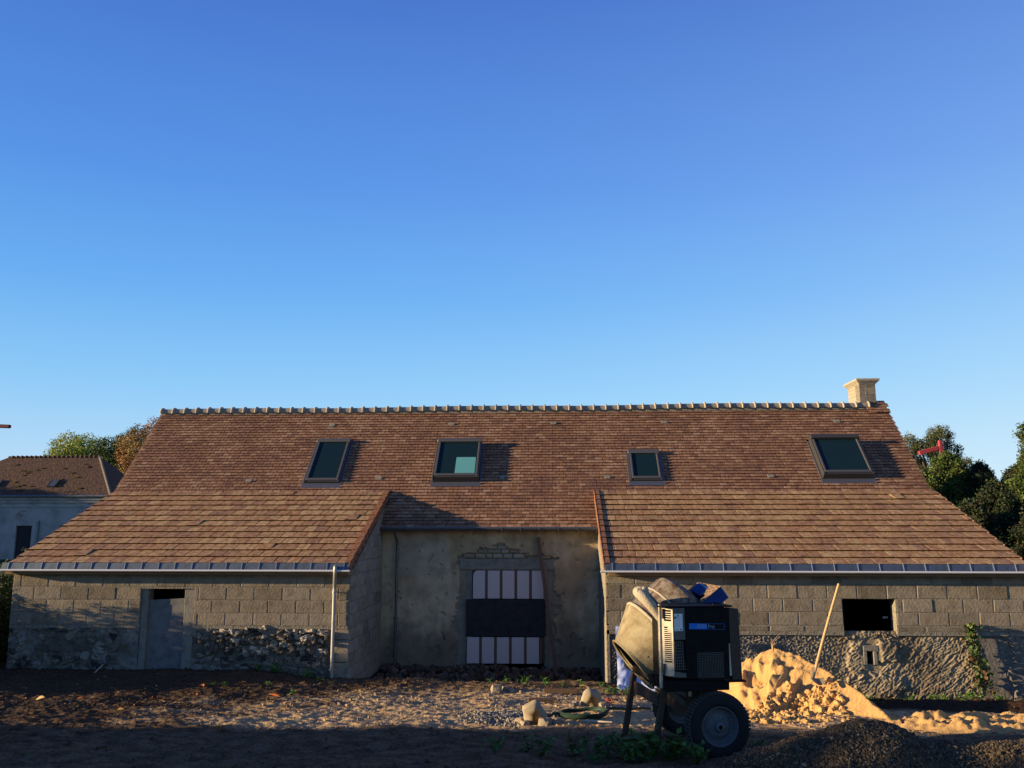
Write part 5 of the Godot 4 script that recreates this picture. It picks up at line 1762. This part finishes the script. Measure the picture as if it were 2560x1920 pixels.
func scatter() -> void:
	# crumbs of soil and stone over the whole yard, too many to count
	var at := []
	var cols := []
	while at.size() < 11000:
		var x := rr(-9.5, 7.5)
		var d := rr(7.5, 15.3)
		if absf(x + 0.05 * d) > d * 0.68:
			continue
		var s := 0.004 + 0.016 * pow(rng.randf(), 5.0)
		if d > 12.0 and x < -2.0:
			s *= 1.3
		at.append(Transform3D(Basis.from_euler(Vector3(rr(0, 6), rr(0, 6), rr(0, 6))).scaled_local(Vector3(s * 1.4, s * 0.6, s)), Vector3(x, rough_ground(x, d) + s * 0.1, -d)))
		cols.append(ground_tint(x, d) * rr(0.7, 1.15))
	# stony patch by the near lump
	for i in 900:
		var x := -0.65 + rng.randfn(0.0, 0.22)
		var d := 11.3 + rng.randfn(0.0, 0.22)
		var s := rr(0.008, 0.022)
		at.append(Transform3D(Basis.from_euler(Vector3(rr(0, 6), rr(0, 6), rr(0, 6))).scaled_local(Vector3(s * 1.2, s * 0.8, s)), Vector3(x, rough_ground(x, d) + s * 0.3, -d)))
		cols.append(pick([lin(0.30, 0.27, 0.22), lin(0.20, 0.19, 0.17), lin(0.38, 0.31, 0.22)]))
	# broken stones and soil on the floor of the recess
	for i in 700:
		var x := rr(-3.5, 0.8)
		var d := 18.0 - 2.2 * pow(rng.randf(), 1.4)
		var s := rr(0.02, 0.07)
		at.append(Transform3D(Basis.from_euler(Vector3(rr(0, 6), rr(0, 6), rr(0, 6))).scaled_local(Vector3(s * 1.2, s * 0.7, s)), Vector3(x, rough_ground(x, d) + s * 0.2 + 0.05 * smoothstep(17.2, 18.0, d), -d)))
		cols.append(pick([lin(0.12, 0.075, 0.05), lin(0.09, 0.06, 0.04), lin(0.2, 0.14, 0.1), lin(0.15, 0.09, 0.06)]))
	tag(many("soil_crumbs", rock(4, 1, Vector3.ONE, 0.35).mesh(), M.clod, self, at, cols), "crumbs of soil and stone over the bare yard")
	# low weeds on the bank below the right wing, too many to count
	at = []
	cols = []
	for i in 2600:
		var x := rr(3.9, 8.1)
		var d := 13.0 + 2.05 * rng.randf()
		if nz.get_noise_2d(x * 130.0, d * 130.0 + 40.0) < 0.08:
			continue
		var s := rr(0.012, 0.045)
		at.append(Transform3D(Basis.from_euler(Vector3(rr(-0.6, 0.6), rr(0, 6), rr(-0.6, 0.6))).scaled_local(Vector3.ONE * s), Vector3(x, rough_ground(x, d) + s * 0.4, -d)))
		cols.append(pick([lin(0.05, 0.095, 0.02), lin(0.08, 0.14, 0.03), lin(0.10, 0.12, 0.035), lin(0.09, 0.055, 0.03), lin(0.13, 0.09, 0.04)]))
	tag(many("ground_cover", sheet_leaf(1.0), M.leaf, self, at, cols), "low green weeds covering the bank below the right wing")
	# bits of straw and dead leaf on the left
	at = []
	cols = []
	var m := Mb.new()
	m.face([Vector3(-0.5, 0, -0.12), Vector3(0.4, 0.08, -0.15), Vector3(0.5, 0.02, 0.1), Vector3(-0.4, 0.05, 0.15)], Vector3.UP)
	for i in 520:
		var x := rr(-9.0, 0.5)
		var d := rr(10.0, 14.6)
		if rng.randf() < 0.5:
			x = -6.6 + rng.randfn(0.0, 1.1)
			d = 12.5 + rng.randfn(0.0, 0.5)
		var s := rr(0.03, 0.085)
		at.append(Transform3D(Basis.from_euler(Vector3(rr(-0.3, 0.3), rr(0, 6), rr(-0.3, 0.3))).scaled_local(Vector3(s, s, s * rr(0.3, 1.2))), Vector3(x, rough_ground(x, d) + 0.012, -d)))
		cols.append(pick([lin(0.40, 0.27, 0.12), lin(0.16, 0.09, 0.05), lin(0.30, 0.17, 0.08), lin(0.5, 0.38, 0.2), lin(0.12, 0.07, 0.04)]))
	tag(many("straw_litter", m.mesh(), M.dry_leaf, self, at, cols), "straw and dead leaf litter over the left of the yard")


# ---------------------------------------------------------------- trees, hedges and what stands far off
func leaf_clump(size: float, n: int, seed_at: int) -> Mesh:
	var key := "clump %.3f %d %d" % [size, n, seed_at]
	if not cache.has(key):
		var r := RandomNumberGenerator.new()
		r.seed = seed_at
		var m := Mb.new()
		for k in n:
			m.xf = Transform3D(Basis.from_euler(Vector3(r.randf_range(-1.2, 1.2), r.randf_range(0, TAU), r.randf_range(-1.2, 1.2))).scaled(Vector3.ONE * size * r.randf_range(0.6, 1.1)), Vector3(r.randfn(), r.randfn(), r.randfn()) * size * 0.75)
			m.face([Vector3(0, 0, -0.5), Vector3(0.32, 0.05, 0.0), Vector3(0, 0, 0.6), Vector3(-0.32, 0.05, 0.0)], Vector3.UP)
		cache[key] = m.mesh()
	return cache[key]


# blobs: [centre, radii]; leaves sit mostly near the surface of each
func crown(o: Node, blobs: Array, count: int, clump: Mesh, cols: Array, called := "crown", inner := 0.55) -> void:
	var at := []
	var tint := []
	var total := 0.0
	for b in blobs:
		total += b[1].x * b[1].y + b[1].z * b[1].y
	for b in blobs:
		var n := int(count * (b[1].x * b[1].y + b[1].z * b[1].y) / total)
		var own: Color = cols[rng.randi() % cols.size()]
		for i in n:
			var d := Vector3(rng.randfn(), rng.randfn(), rng.randfn()).normalized()
			var bump := 1.0 + 0.28 * nz.get_noise_3d(d.x * 110.0 + b[0].x * 40.0, d.y * 110.0, d.z * 110.0 + b[0].z * 40.0)
			var p: Vector3 = b[0] + d * b[1] * (lerpf(inner, 1.0, pow(rng.randf(), 0.6)) * bump)
			at.append(Transform3D(Basis.from_euler(Vector3(rr(0, TAU), rr(0, TAU), rr(0, TAU))).scaled_local(Vector3.ONE * rr(0.7, 1.3)), p))
			tint.append((own as Color).lerp(pick(cols), rr(0.0, 0.9)) * rr(0.75, 1.2))
	many(called, clump, M.leaf, o, at, tint)


func trunk(o: Node, foot: Vector3, tops: Array, r: float) -> void:
	var m := Mb.new()
	var mid := Vector3.ZERO
	for t in tops:
		mid += (t as Vector3) / tops.size()
	var fork := foot.lerp(mid, 0.55)
	m.tube(PackedVector3Array([foot, foot.lerp(fork, 0.5) + Vector3(r * 0.5, 0, 0), fork]), [r, r * 0.8, r * 0.6], 8)
	for t: Vector3 in tops:
		m.tube(PackedVector3Array([fork, fork.lerp(t, 0.5) + Vector3(0, r, 0), t]), [r * 0.5, r * 0.35, r * 0.12], 6)
	part("trunk", m, M.bark, o)


func blob_tree(called: String, label: String, foot: Vector3, top: float, wide: float, n: int, leaves: int, leaf: float, cols: Array, group := "", low := 0.25, per := 0.42) -> void:
	var o := thing(called, label, "tree", foot, group)
	var blobs := []
	var tops := []
	for i in n:
		var t := (i + 0.5) / n
		var y := lerpf(top * low, top * 0.9, t)
		var w := wide * sqrt(maxf(0.05, 1.0 - pow((t - 0.4) / 0.68, 2.0)))
		var a := i * 2.4
		var c := Vector3(cos(a) * w * 0.62, y, sin(a) * w * 0.62)
		blobs.append([c, Vector3(wide, wide * 0.85, wide) * per * rr(0.75, 1.2)])
		tops.append(c)
	trunk(o, Vector3.ZERO, tops, wide * 0.09)
	crown(o, blobs, leaves, leaf_clump(leaf, 5, 7), cols)


func conifer(label: String, foot: Vector3, top: float, wide: float, leaves: int, cols: Array) -> void:
	var o := thing("conifer", label, "tree", foot, "conifers right of the barn")
	var m := Mb.new()
	m.tube(PackedVector3Array([Vector3.ZERO, Vector3(0, top * 0.95, 0)]), [wide * 0.08, 0.02], 8)
	part("trunk", m, M.bark, o)
	var at := []
	var tint := []
	var needle := leaf_clump(0.078, 9, 21)
	for i in int(leaves * 1.5):
		var t := pow(rng.randf(), 0.8)
		var a := rr(0, TAU)
		var r := wide * sqrt(maxf(0.0, 1.0 - pow(t, 2.6))) * 0.92 * (0.8 + 0.3 * sin(a * 5.0 + t * 22.0) + 0.42 * nz.get_noise_2d(a * 90.0, t * 420.0)) * lerpf(0.55, 1.0, sqrt(rng.randf()))
		at.append(Transform3D(Basis.from_euler(Vector3(rr(0, TAU), rr(0, TAU), rr(0, TAU))).scaled_local(Vector3.ONE * rr(0.8, 1.5)), Vector3(cos(a) * r, top * t * 0.98 + rr(-0.15, 0.15), sin(a) * r)))
		tint.append(pick(cols) * rr(0.7, 1.2))
	many("crown", needle, M.leaf, o, at, tint)


func far_house() -> void:
	var o := thing("farm_house", "grey rendered farm house with mossy brown hipped roof at the left edge", "house", Vector3(0, 0, 0))
	var x0 := -50.0
	var x1 := -31.7
	var ye := 5.0
	var m := Mb.new()
	# front wall with its openings
	var holes := [[-38.30, -37.15, 0.5, 2.95], [-35.1, -34.1, 1.2, 2.98]]
	m.span(Vector3(x0, 0.3, -60.35), Vector3(-38.3, ye, -60.0))
	m.span(Vector3(-37.15, 0.3, -60.35), Vector3(-35.1, ye, -60.0))
	m.span(Vector3(-34.1, 0.3, -60.35), Vector3(x1, ye, -60.0))
	m.span(Vector3(-38.3, 2.95, -60.35), Vector3(-37.15, ye, -60.0))
	m.span(Vector3(-35.1, 2.98, -60.35), Vector3(-34.1, ye, -60.0))
	m.span(Vector3(-35.1, 0.3, -60.35), Vector3(-34.1, 1.3, -60.0))
	m.span(Vector3(x1 - 0.35, 0.3, -66.5), Vector3(x1, ye, -60.351))
	m.span(Vector3(x0, 0.3, -66.5), Vector3(x1 - 0.351, ye, -66.15))
	part("wall", m, M.house_render, o)
	for h in holes:
		m = Mb.new()
		m.col = lin(1.3, 1.3, 1.28)
		m.span(Vector3(h[0] - 0.32, h[2], -60.03), Vector3(h[0], h[3] + 0.3, -59.96), 0.01)
		m.span(Vector3(h[1], h[2], -60.03), Vector3(h[1] + 0.32, h[3] + 0.3, -59.96), 0.01)
		m.span(Vector3(h[0], h[3], -60.03), Vector3(h[1], h[3] + 0.3, -59.965), 0.01)
		var d := Node3D.new()
		d.name = "door" if h[2] < 1.0 else "window"
		o.add_child(d, true)
		part("surround", m, M.house_render, d)
		m = Mb.new()
		m.span(Vector3(h[0], h[2], -60.3), Vector3(h[1], h[3], -60.1))
		part("leaf" if h[2] < 1.0 else "pane", m, M.dark_board if h[2] < 1.0 else M.batten, d)
		m = Mb.new()
		m.span(Vector3(h[0], h[2], -60.8), Vector3(h[1], h[3], -60.7))
		part("dark_room", m, M.dark_inside, d)
	# cornice, gutter and painted band
	m = Mb.new()
	m.col = lin(0.9, 0.9, 0.92)
	m.span(Vector3(x0, 4.55, -60.0), Vector3(x1 + 0.05, 4.75, -59.9), 0.01)
	m.span(Vector3(x0, 4.75, -60.0), Vector3(x1 + 0.1, 4.98, -59.82), 0.01)
	m.span(Vector3(x0, 4.22, -60.0), Vector3(x1 + 0.02, 4.26, -59.95), 0.004)
	part("cornice", m, M.house_render, o)
	m = Mb.new()
	m.tube(PackedVector3Array([Vector3(x0, 5.03, -59.68), Vector3(x1 + 0.2, 5.03, -59.68)]), [0.085], 8)
	part("gutter", m, M.zinc, o)
	m = Mb.new()
	m.tube(PackedVector3Array([Vector3(-36.62, 0.6, -59.9), Vector3(-36.62, 3.3, -59.9)]), [0.05], 8)
	part("downpipe", m, M.zinc, o)
	# hipped roof
	m = Mb.new()
	var a := Vector3(x0, 5.05, -59.7)
	var b := Vector3(x1 + 0.25, 5.05, -59.7)
	var c := Vector3(x1 + 0.25, 5.05, -67.2)
	var d0 := Vector3(x0, 5.05, -67.2)
	var r0 := Vector3(-41.6, 8.1, -63.45)
	var r1 := Vector3(-34.5, 8.12, -63.45)
	a.x = -46.5
	d0.x = -46.5
	m.face([a, b, r1, r0], Vector3(0, 1, 1))
	m.face([b, c, r1], Vector3(1, 1, 0))
	m.face([c, d0, r0, r1], Vector3(0, 1, -1))
	m.face([d0, a, r0], Vector3(-1, 1, 0))
	m.face([a, b, c, d0], Vector3(0, -1, 0))
	var rf := part("roof", m, M.old_tile, o)
	var rt := Mb.new()
	rt.tube(PackedVector3Array([Vector3(0, 0, 0), Vector3(0.30, 0, 0), Vector3(0.301, 0, 0), Vector3(0.36, 0, 0)]), [0.10, 0.09, 0.15, 0.14], 8)
	var rtm := rt.mesh()
	for i in 20:
		part("ridge_tile", rtm, M.old_tile, rf, Transform3D(Basis(), r0.lerp(r1, i / 20.0)))
	for i in 26:
		var dir := (b - r1).normalized()
		var side := dir.cross(Vector3.UP).normalized()
		var q := part("hip_tile", rtm, M.ridge_tile, rf, Transform3D(Basis(dir, side.cross(dir), side), r1.lerp(b, i / 26.0)))
		q.scale = Vector3(0.55, 0.75, 0.75)
	# moss tufts
	for i in 26:
		var u := rng.randf()
		var v := rr(0.06, 0.9)
		var p := a.lerp(b, 0.25 + 0.7 * u).lerp(r0.lerp(r1, u), v)
		m = Mb.new()
		part("moss_tuft", rock(rng.randi() % 20, 1, Vector3(rr(0.08, 0.26), 0.06, rr(0.05, 0.10)), 0.3, lin(0.10, 0.075, 0.03)), M.clod, rf, Transform3D(Basis(Vector3.RIGHT, 0.7), p))
	for x: float in [-40.55, -36.3]:
		var up := (r0 - Vector3(r0.x, 5.05, -59.7)).normalized()
		var t := Transform3D(Basis(Vector3.RIGHT, Vector3.RIGHT.cross(up), -up), Vector3(x, 5.93, -60.78))
		var sk := Node3D.new()
		sk.name = "skylight"
		sk.transform = t
		o.add_child(sk, true)
		m = Mb.new()
		for e: float in [-1.0, 1.0]:
			m.bevel_box(Transform3D(Basis(), Vector3(e * 0.27, 0.06, 0)), Vector3(0.06, 0.14, 0.85), 0.005)
			m.bevel_box(Transform3D(Basis(), Vector3(0, 0.06, e * 0.4)), Vector3(0.48, 0.14, 0.05), 0.005)
		part("frame", m, M.frame, sk)
		m = Mb.new()
		m.span(Vector3(-0.24, 0.10, -0.37), Vector3(0.24, 0.115, 0.37))
		part("pane", m, M.zinc, sk)
	# lamp over the door
	m = Mb.new()
	m.lathe(PackedVector2Array([Vector2(0.05, 0.2), Vector2(0.22, 0.0), Vector2(0.20, 0.0), Vector2(0.04, 0.17)]), Transform3D(Basis(), Vector3(-37.98, 3.65, -59.65)), 12)
	m.tube(PackedVector3Array([Vector3(-37.98, 3.85, -59.65), Vector3(-37.9, 4.0, -59.75), Vector3(-37.75, 3.95, -59.99)]), [0.025], 6)
	part("wall_lamp", m, M.lamp_shade, o)


func surroundings() -> void:
	far_house()
	var leafy := [lin(0.20, 0.25, 0.04), lin(0.30, 0.34, 0.06), lin(0.13, 0.18, 0.033), lin(0.38, 0.37, 0.08)]
	var deep := [lin(0.05, 0.085, 0.02), lin(0.08, 0.12, 0.025), lin(0.035, 0.06, 0.016)]
	var autumn := [lin(0.32, 0.15, 0.05), lin(0.24, 0.10, 0.04), lin(0.36, 0.24, 0.08), lin(0.18, 0.14, 0.05)]
	blob_tree("broadleaf_tree", "light green leafy tree rising behind the farm house roof", Vector3(-45.4, 0.6, -80), 11.0, 3.6, 18, 11000, 0.19, leafy, "", 0.35)
	blob_tree("broadleaf_tree", "darker green tree between the pale green and the russet tree", Vector3(-39.4, 0.6, -77), 10.8, 3.4, 17, 11000, 0.19, deep, "", 0.3)
	blob_tree("autumn_tree", "russet autumn tree showing above the left roof edge", Vector3(-36.0, 0.6, -74), 12.2, 2.9, 30, 5200, 0.16, autumn, "", 0.4, 0.30)
	blob_tree("broadleaf_tree", "low yellow green tree whose top just clears the farm house ridge", Vector3(-49.0, 0.6, -82), 8.9, 2.4, 12, 3500, 0.16, leafy, "", 0.35)
	# second brown roof between tree and barn
	var m := Mb.new()
	m.prism(PackedVector2Array([Vector2(-34.2, 0.5), Vector2(-34.2, 6.6), Vector2(-31.2, 9.4), Vector2(-26.0, 9.4), Vector2(-26.0, 0.5)]), -86.0, -80.0)
	tag(part("brown_barn", m, M.old_tile), "sliver of reddish brown gabled roof between the green tree and the barn", "barn")
	# right: a thin tall tree with gaps, dark conifers below it
	var o := thing("thin_tree", "tall thin leaved tree with gaps, rising behind the right roof edge", "tree", Vector3(19.4, 0.3, -45))
	var blobs := []
	var tops := []
	for s in [[-1.15, 7.2, 0.42], [-0.85, 6.85, 0.38], [-1.3, 6.5, 0.38], [-1.0, 6.2, 0.45], [-0.7, 7.0, 0.3], [0.0, 7.4, 0.42], [0.25, 7.6, 0.36], [-0.2, 7.1, 0.42], [0.3, 7.05, 0.42], [-0.35, 6.7, 0.38], [0.1, 6.6, 0.38], [0.65, 7.35, 0.30], [0.75, 6.95, 0.32], [0.55, 6.5, 0.34], [1.25, 6.75, 0.28], [1.15, 6.3, 0.26], [1.35, 6.0, 0.3], [0.9, 5.9, 0.36], [0.4, 6.05, 0.4], [-0.1, 6.1, 0.36], [-0.5, 6.0, 0.45], [0.0, 5.5, 0.5], [0.8, 5.4, 0.5], [-0.8, 5.5, 0.5], [0.0, 4.6, 0.8], [0.9, 4.4, 0.8], [-0.9, 4.5, 0.8]]:
		var c := Vector3(s[0], s[1] - 0.3, rr(-0.6, 0.6))
		blobs.append([c, Vector3.ONE * s[2]])
		tops.append(c)
	trunk(o, Vector3.ZERO, tops, 0.2)
	crown(o, blobs, 8000, leaf_clump(0.085, 5, 3), [lin(0.07, 0.085, 0.03), lin(0.10, 0.11, 0.04), lin(0.05, 0.065, 0.025), lin(0.15, 0.12, 0.05)], "crown", 0.2)
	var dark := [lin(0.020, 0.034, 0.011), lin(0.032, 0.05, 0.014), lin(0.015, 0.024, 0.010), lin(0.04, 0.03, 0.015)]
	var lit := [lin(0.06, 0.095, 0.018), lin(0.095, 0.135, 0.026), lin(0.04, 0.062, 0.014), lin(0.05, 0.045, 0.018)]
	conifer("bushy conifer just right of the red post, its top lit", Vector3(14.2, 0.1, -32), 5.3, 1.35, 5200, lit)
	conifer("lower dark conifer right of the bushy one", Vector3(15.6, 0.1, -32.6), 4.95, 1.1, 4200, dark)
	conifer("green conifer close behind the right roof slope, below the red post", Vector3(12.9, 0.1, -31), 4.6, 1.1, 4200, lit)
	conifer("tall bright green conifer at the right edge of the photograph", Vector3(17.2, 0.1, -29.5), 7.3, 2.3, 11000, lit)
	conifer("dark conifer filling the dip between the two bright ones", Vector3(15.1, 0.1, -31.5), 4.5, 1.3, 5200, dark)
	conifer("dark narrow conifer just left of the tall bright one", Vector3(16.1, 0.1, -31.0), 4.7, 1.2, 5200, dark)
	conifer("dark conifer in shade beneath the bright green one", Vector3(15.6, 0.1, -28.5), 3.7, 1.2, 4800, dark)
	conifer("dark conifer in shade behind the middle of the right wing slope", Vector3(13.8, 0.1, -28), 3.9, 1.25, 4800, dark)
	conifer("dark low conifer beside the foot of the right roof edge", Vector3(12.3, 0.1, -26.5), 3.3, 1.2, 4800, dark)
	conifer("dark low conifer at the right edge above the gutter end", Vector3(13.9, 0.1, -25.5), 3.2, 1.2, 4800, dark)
	var hd := thing("hedge", "dark mass of hedge closing the gap right of the barn", "hedge", Vector3(14.8, 0, -34.0))
	var hb := []
	for i in 9:
		hb.append([Vector3(-3.0 + i * 0.95, 1.6 + 0.3 * sin(i * 1.7), rr(-0.3, 0.3)), Vector3(0.9, 1.9, 0.8)])
	crown(hd, hb, 9000, leaf_clump(0.12, 6, 9), dark, "foliage", 0.3)
	# red lifting gear seen over the trees
	o = thing("red_post", "red painted post with a slanting red arm among the trees on the right", "lifting gear", Vector3(17.52, 0.3, -40))
	m = Mb.new()
	m.bevel_box(Transform3D(Basis(), Vector3(0.0, 3.2, 0)), Vector3(0.16, 6.4, 0.16), 0.02)
	part("post", m, M.red_paint, o)
	m = Mb.new()
	slab_of(m, Vector3(-0.98, 5.82, 0.0), Vector3(-0.1, 6.05, 0.0), 0.19, 0.16)
	part("arm", m, M.red_paint, o)
	o = thing("red_boom", "end of a dark red boom reaching in from the left edge against the sky", "lifting gear", Vector3(-29.5, 0.5, -40))
	m = Mb.new()
	m.bevel_box(Transform3D(Basis(Vector3(0, 0, 1), -0.045), Vector3(1.55, 7.17, 0)), Vector3(3.3, 0.17, 0.2), 0.04)
	m.bevel_box(Transform3D(Basis(Vector3(0, 0, 1), -0.045), Vector3(2.2, 7.23, 0)), Vector3(0.6, 0.16, 0.24), 0.03)
	part("arm", m, M.dull_red, o)
	m = Mb.new()
	m.bevel_box(Transform3D(Basis(), Vector3(0, 3.6, 0)), Vector3(0.25, 7.2, 0.25), 0.02)
	part("post", m, M.red_paint, o)

	# on the left, out of the photograph save for its edge: the hedge beside the wing and the tall trees that shade the yard
	for s in [[-56.0, -53.6, 7.6, "tallest leafy tree left of the farm house, nearest the yard"], [-56.5, -56.4, 7.4, "middle leafy tree of the three left of the farm house"], [-57.0, -59.3, 6.6, "lowest leafy tree left of the farm house, nearest its front"]]:
		blob_tree("roadside_tree", s[3], Vector3(s[0], 0.6, s[1]), s[2], 2.3, 14, 5000, 0.3, deep, "trees left of the farm house", 0.12, 0.62)
	hd = thing("hedge", "dark clipped hedge running out from the left corner of the left wing", "hedge", Vector3(-10.75, 0.2, -15.2))
	hb = []
	for i in 9:
		var z := -2.2 + 0.55 * i
		hb.append([Vector3(rr(-0.06, 0.06), 0.62, z), Vector3(0.5, HEDGE_TOP[i] - 0.62, 0.42)])
	crown(hd, hb, 26000, leaf_clump(0.045, 6, 5), [lin(0.03, 0.055, 0.015), lin(0.045, 0.075, 0.02), lin(0.02, 0.035, 0.012)], "foliage", 0.1)
	hd = thing("hedge", "tall hedge row left of the viewer that shades the near yard", "hedge", Vector3(-14.0, 0.0, 0.0))
	hb = []
	for s in TALL:
		hb.append([Vector3(rr(-0.2, 0.2), s[1] * 0.5 + 0.2, -s[0]), Vector3(0.8, s[1] * 0.5 - 0.2, 0.62)])
	crown(hd, hb, 42000, leaf_clump(0.085, 6, 6), deep, "foliage", 0.05)


const HEDGE_TOP := [1.9, 1.75, 1.55, 1.50, 1.48, 1.50, 1.40, 1.2, 0.9]
# distance of each bush of the tall hedge row and its height
const TALL := [[8.4, 1.2], [8.0, 1.9], [7.6, 2.45], [7.1, 2.95], [6.6, 3.3], [6.1, 3.65], [5.6, 3.9], [5.1, 3.95], [4.6, 3.85], [4.0, 3.6], [3.4, 3.7], [2.8, 4.2], [2.2, 4.2], [1.6, 4.2], [1.0, 4.2]]


func sky_image() -> Image:
	var w := 512
	var h := 256
	var im := Image.create_empty(w, h, false, Image.FORMAT_RGBF)
	var stops := [[-90.0, Color(0.10, 0.10, 0.10)], [-0.5, Color(0.30, 0.32, 0.34)], [0.0, Color(0.58, 0.81, 0.95)], [4.0, Color(0.45, 0.74, 0.97)], [9.0, Color(0.255, 0.605, 0.97)], [15.0, Color(0.135, 0.44, 0.92)], [22.0, Color(0.09, 0.305, 0.82)], [34.0, Color(0.055, 0.178, 0.615)], [50.0, Color(0.038, 0.09, 0.38)], [90.0, Color(0.018, 0.04, 0.20)]]
	for j in h:
		var el := 90.0 - (j + 0.5) * 180.0 / h
		var c: Color = stops[0][1]
		for k in range(1, stops.size()):
			if el < stops[k][0]:
				c = (stops[k - 1][1] as Color).lerp(stops[k][1], (el - stops[k - 1][0]) / (stops[k][0] - stops[k - 1][0]))
				break
			c = stops[k][1]
		for i in w:
			var az := ((i + 0.5) / w - 0.5) * 360.0          # 0 ahead, -90 left
			var off := absf(wrapf(az + 100.0, -180.0, 180.0))    # from the sun
			var g := exp(-pow(off / 66.0, 2.0)) * exp(-maxf(0.0, el) / 17.0)
			var q := c.lerp(Color(0.92, 0.97, 0.92), 0.66 * g) if el > -0.5 else c
			var far := smoothstep(50.0, 150.0, off) * (1.0 if el > -0.5 else 0.0)
			q = q.lerp(Color(q.r * 1.0, q.g * 0.92, q.b * 0.93), far)
			im.set_pixel(i, j, Color(q.r * SKY, q.g * SKY, q.b * SKY))
	return im


const EXPOSURE := 2.2
const SKY := 0.46


func _ready() -> void:
	var cam := Camera3D.new()
	cam.name = "camera"
	cam.position = Vector3(0, 2.7, 0)
	cam.rotation_degrees = Vector3(9.6, 2.9, 0)
	cam.fov = rad_to_deg(2.0 * atan(960.0 / 2147.0))
	cam.far = 1500.0
	add_child(cam)
	var sm := PanoramaSkyMaterial.new()
	sm.panorama = ImageTexture.create_from_image(sky_image())
	var sky := Sky.new()
	sky.sky_material = sm
	var env := Environment.new()
	env.background_mode = Environment.BG_SKY
	env.sky = sky
	env.tonemap_mode = Environment.TONE_MAPPER_LINEAR
	env.tonemap_exposure = EXPOSURE
	env.sdfgi_enabled = true
	env.ssao_enabled = true
	env.ssil_enabled = true
	var we := WorldEnvironment.new()
	we.name = "world_environment"
	we.environment = env
	add_child(we)
	var sun := DirectionalLight3D.new()
	sun.name = "sun"
	sun.light_energy = 1.6
	sun.light_color = Color(1.0, 0.765, 0.455).linear_to_srgb()
	sun.light_angular_distance = 0.5
	sun.shadow_enabled = true
	add_child(sun)
	sun.look_at_from_position(Vector3.ZERO, Vector3(1.0, -0.15, -0.19))

	rng.seed = 20117
	nz.seed = 5
	nz.noise_type = FastNoiseLite.TYPE_SIMPLEX_SMOOTH
	nz.fractal_type = FastNoiseLite.FRACTAL_NONE
	nz.frequency = 0.01
	cell.seed = 9
	cell.noise_type = FastNoiseLite.TYPE_CELLULAR
	cell.fractal_type = FastNoiseLite.FRACTAL_NONE
	cell.frequency = 0.01
	materials()
	build_ground()
	build_barn()
	surroundings()
	build_mixer()
	build_heaps()
	small_things()
	scatter()
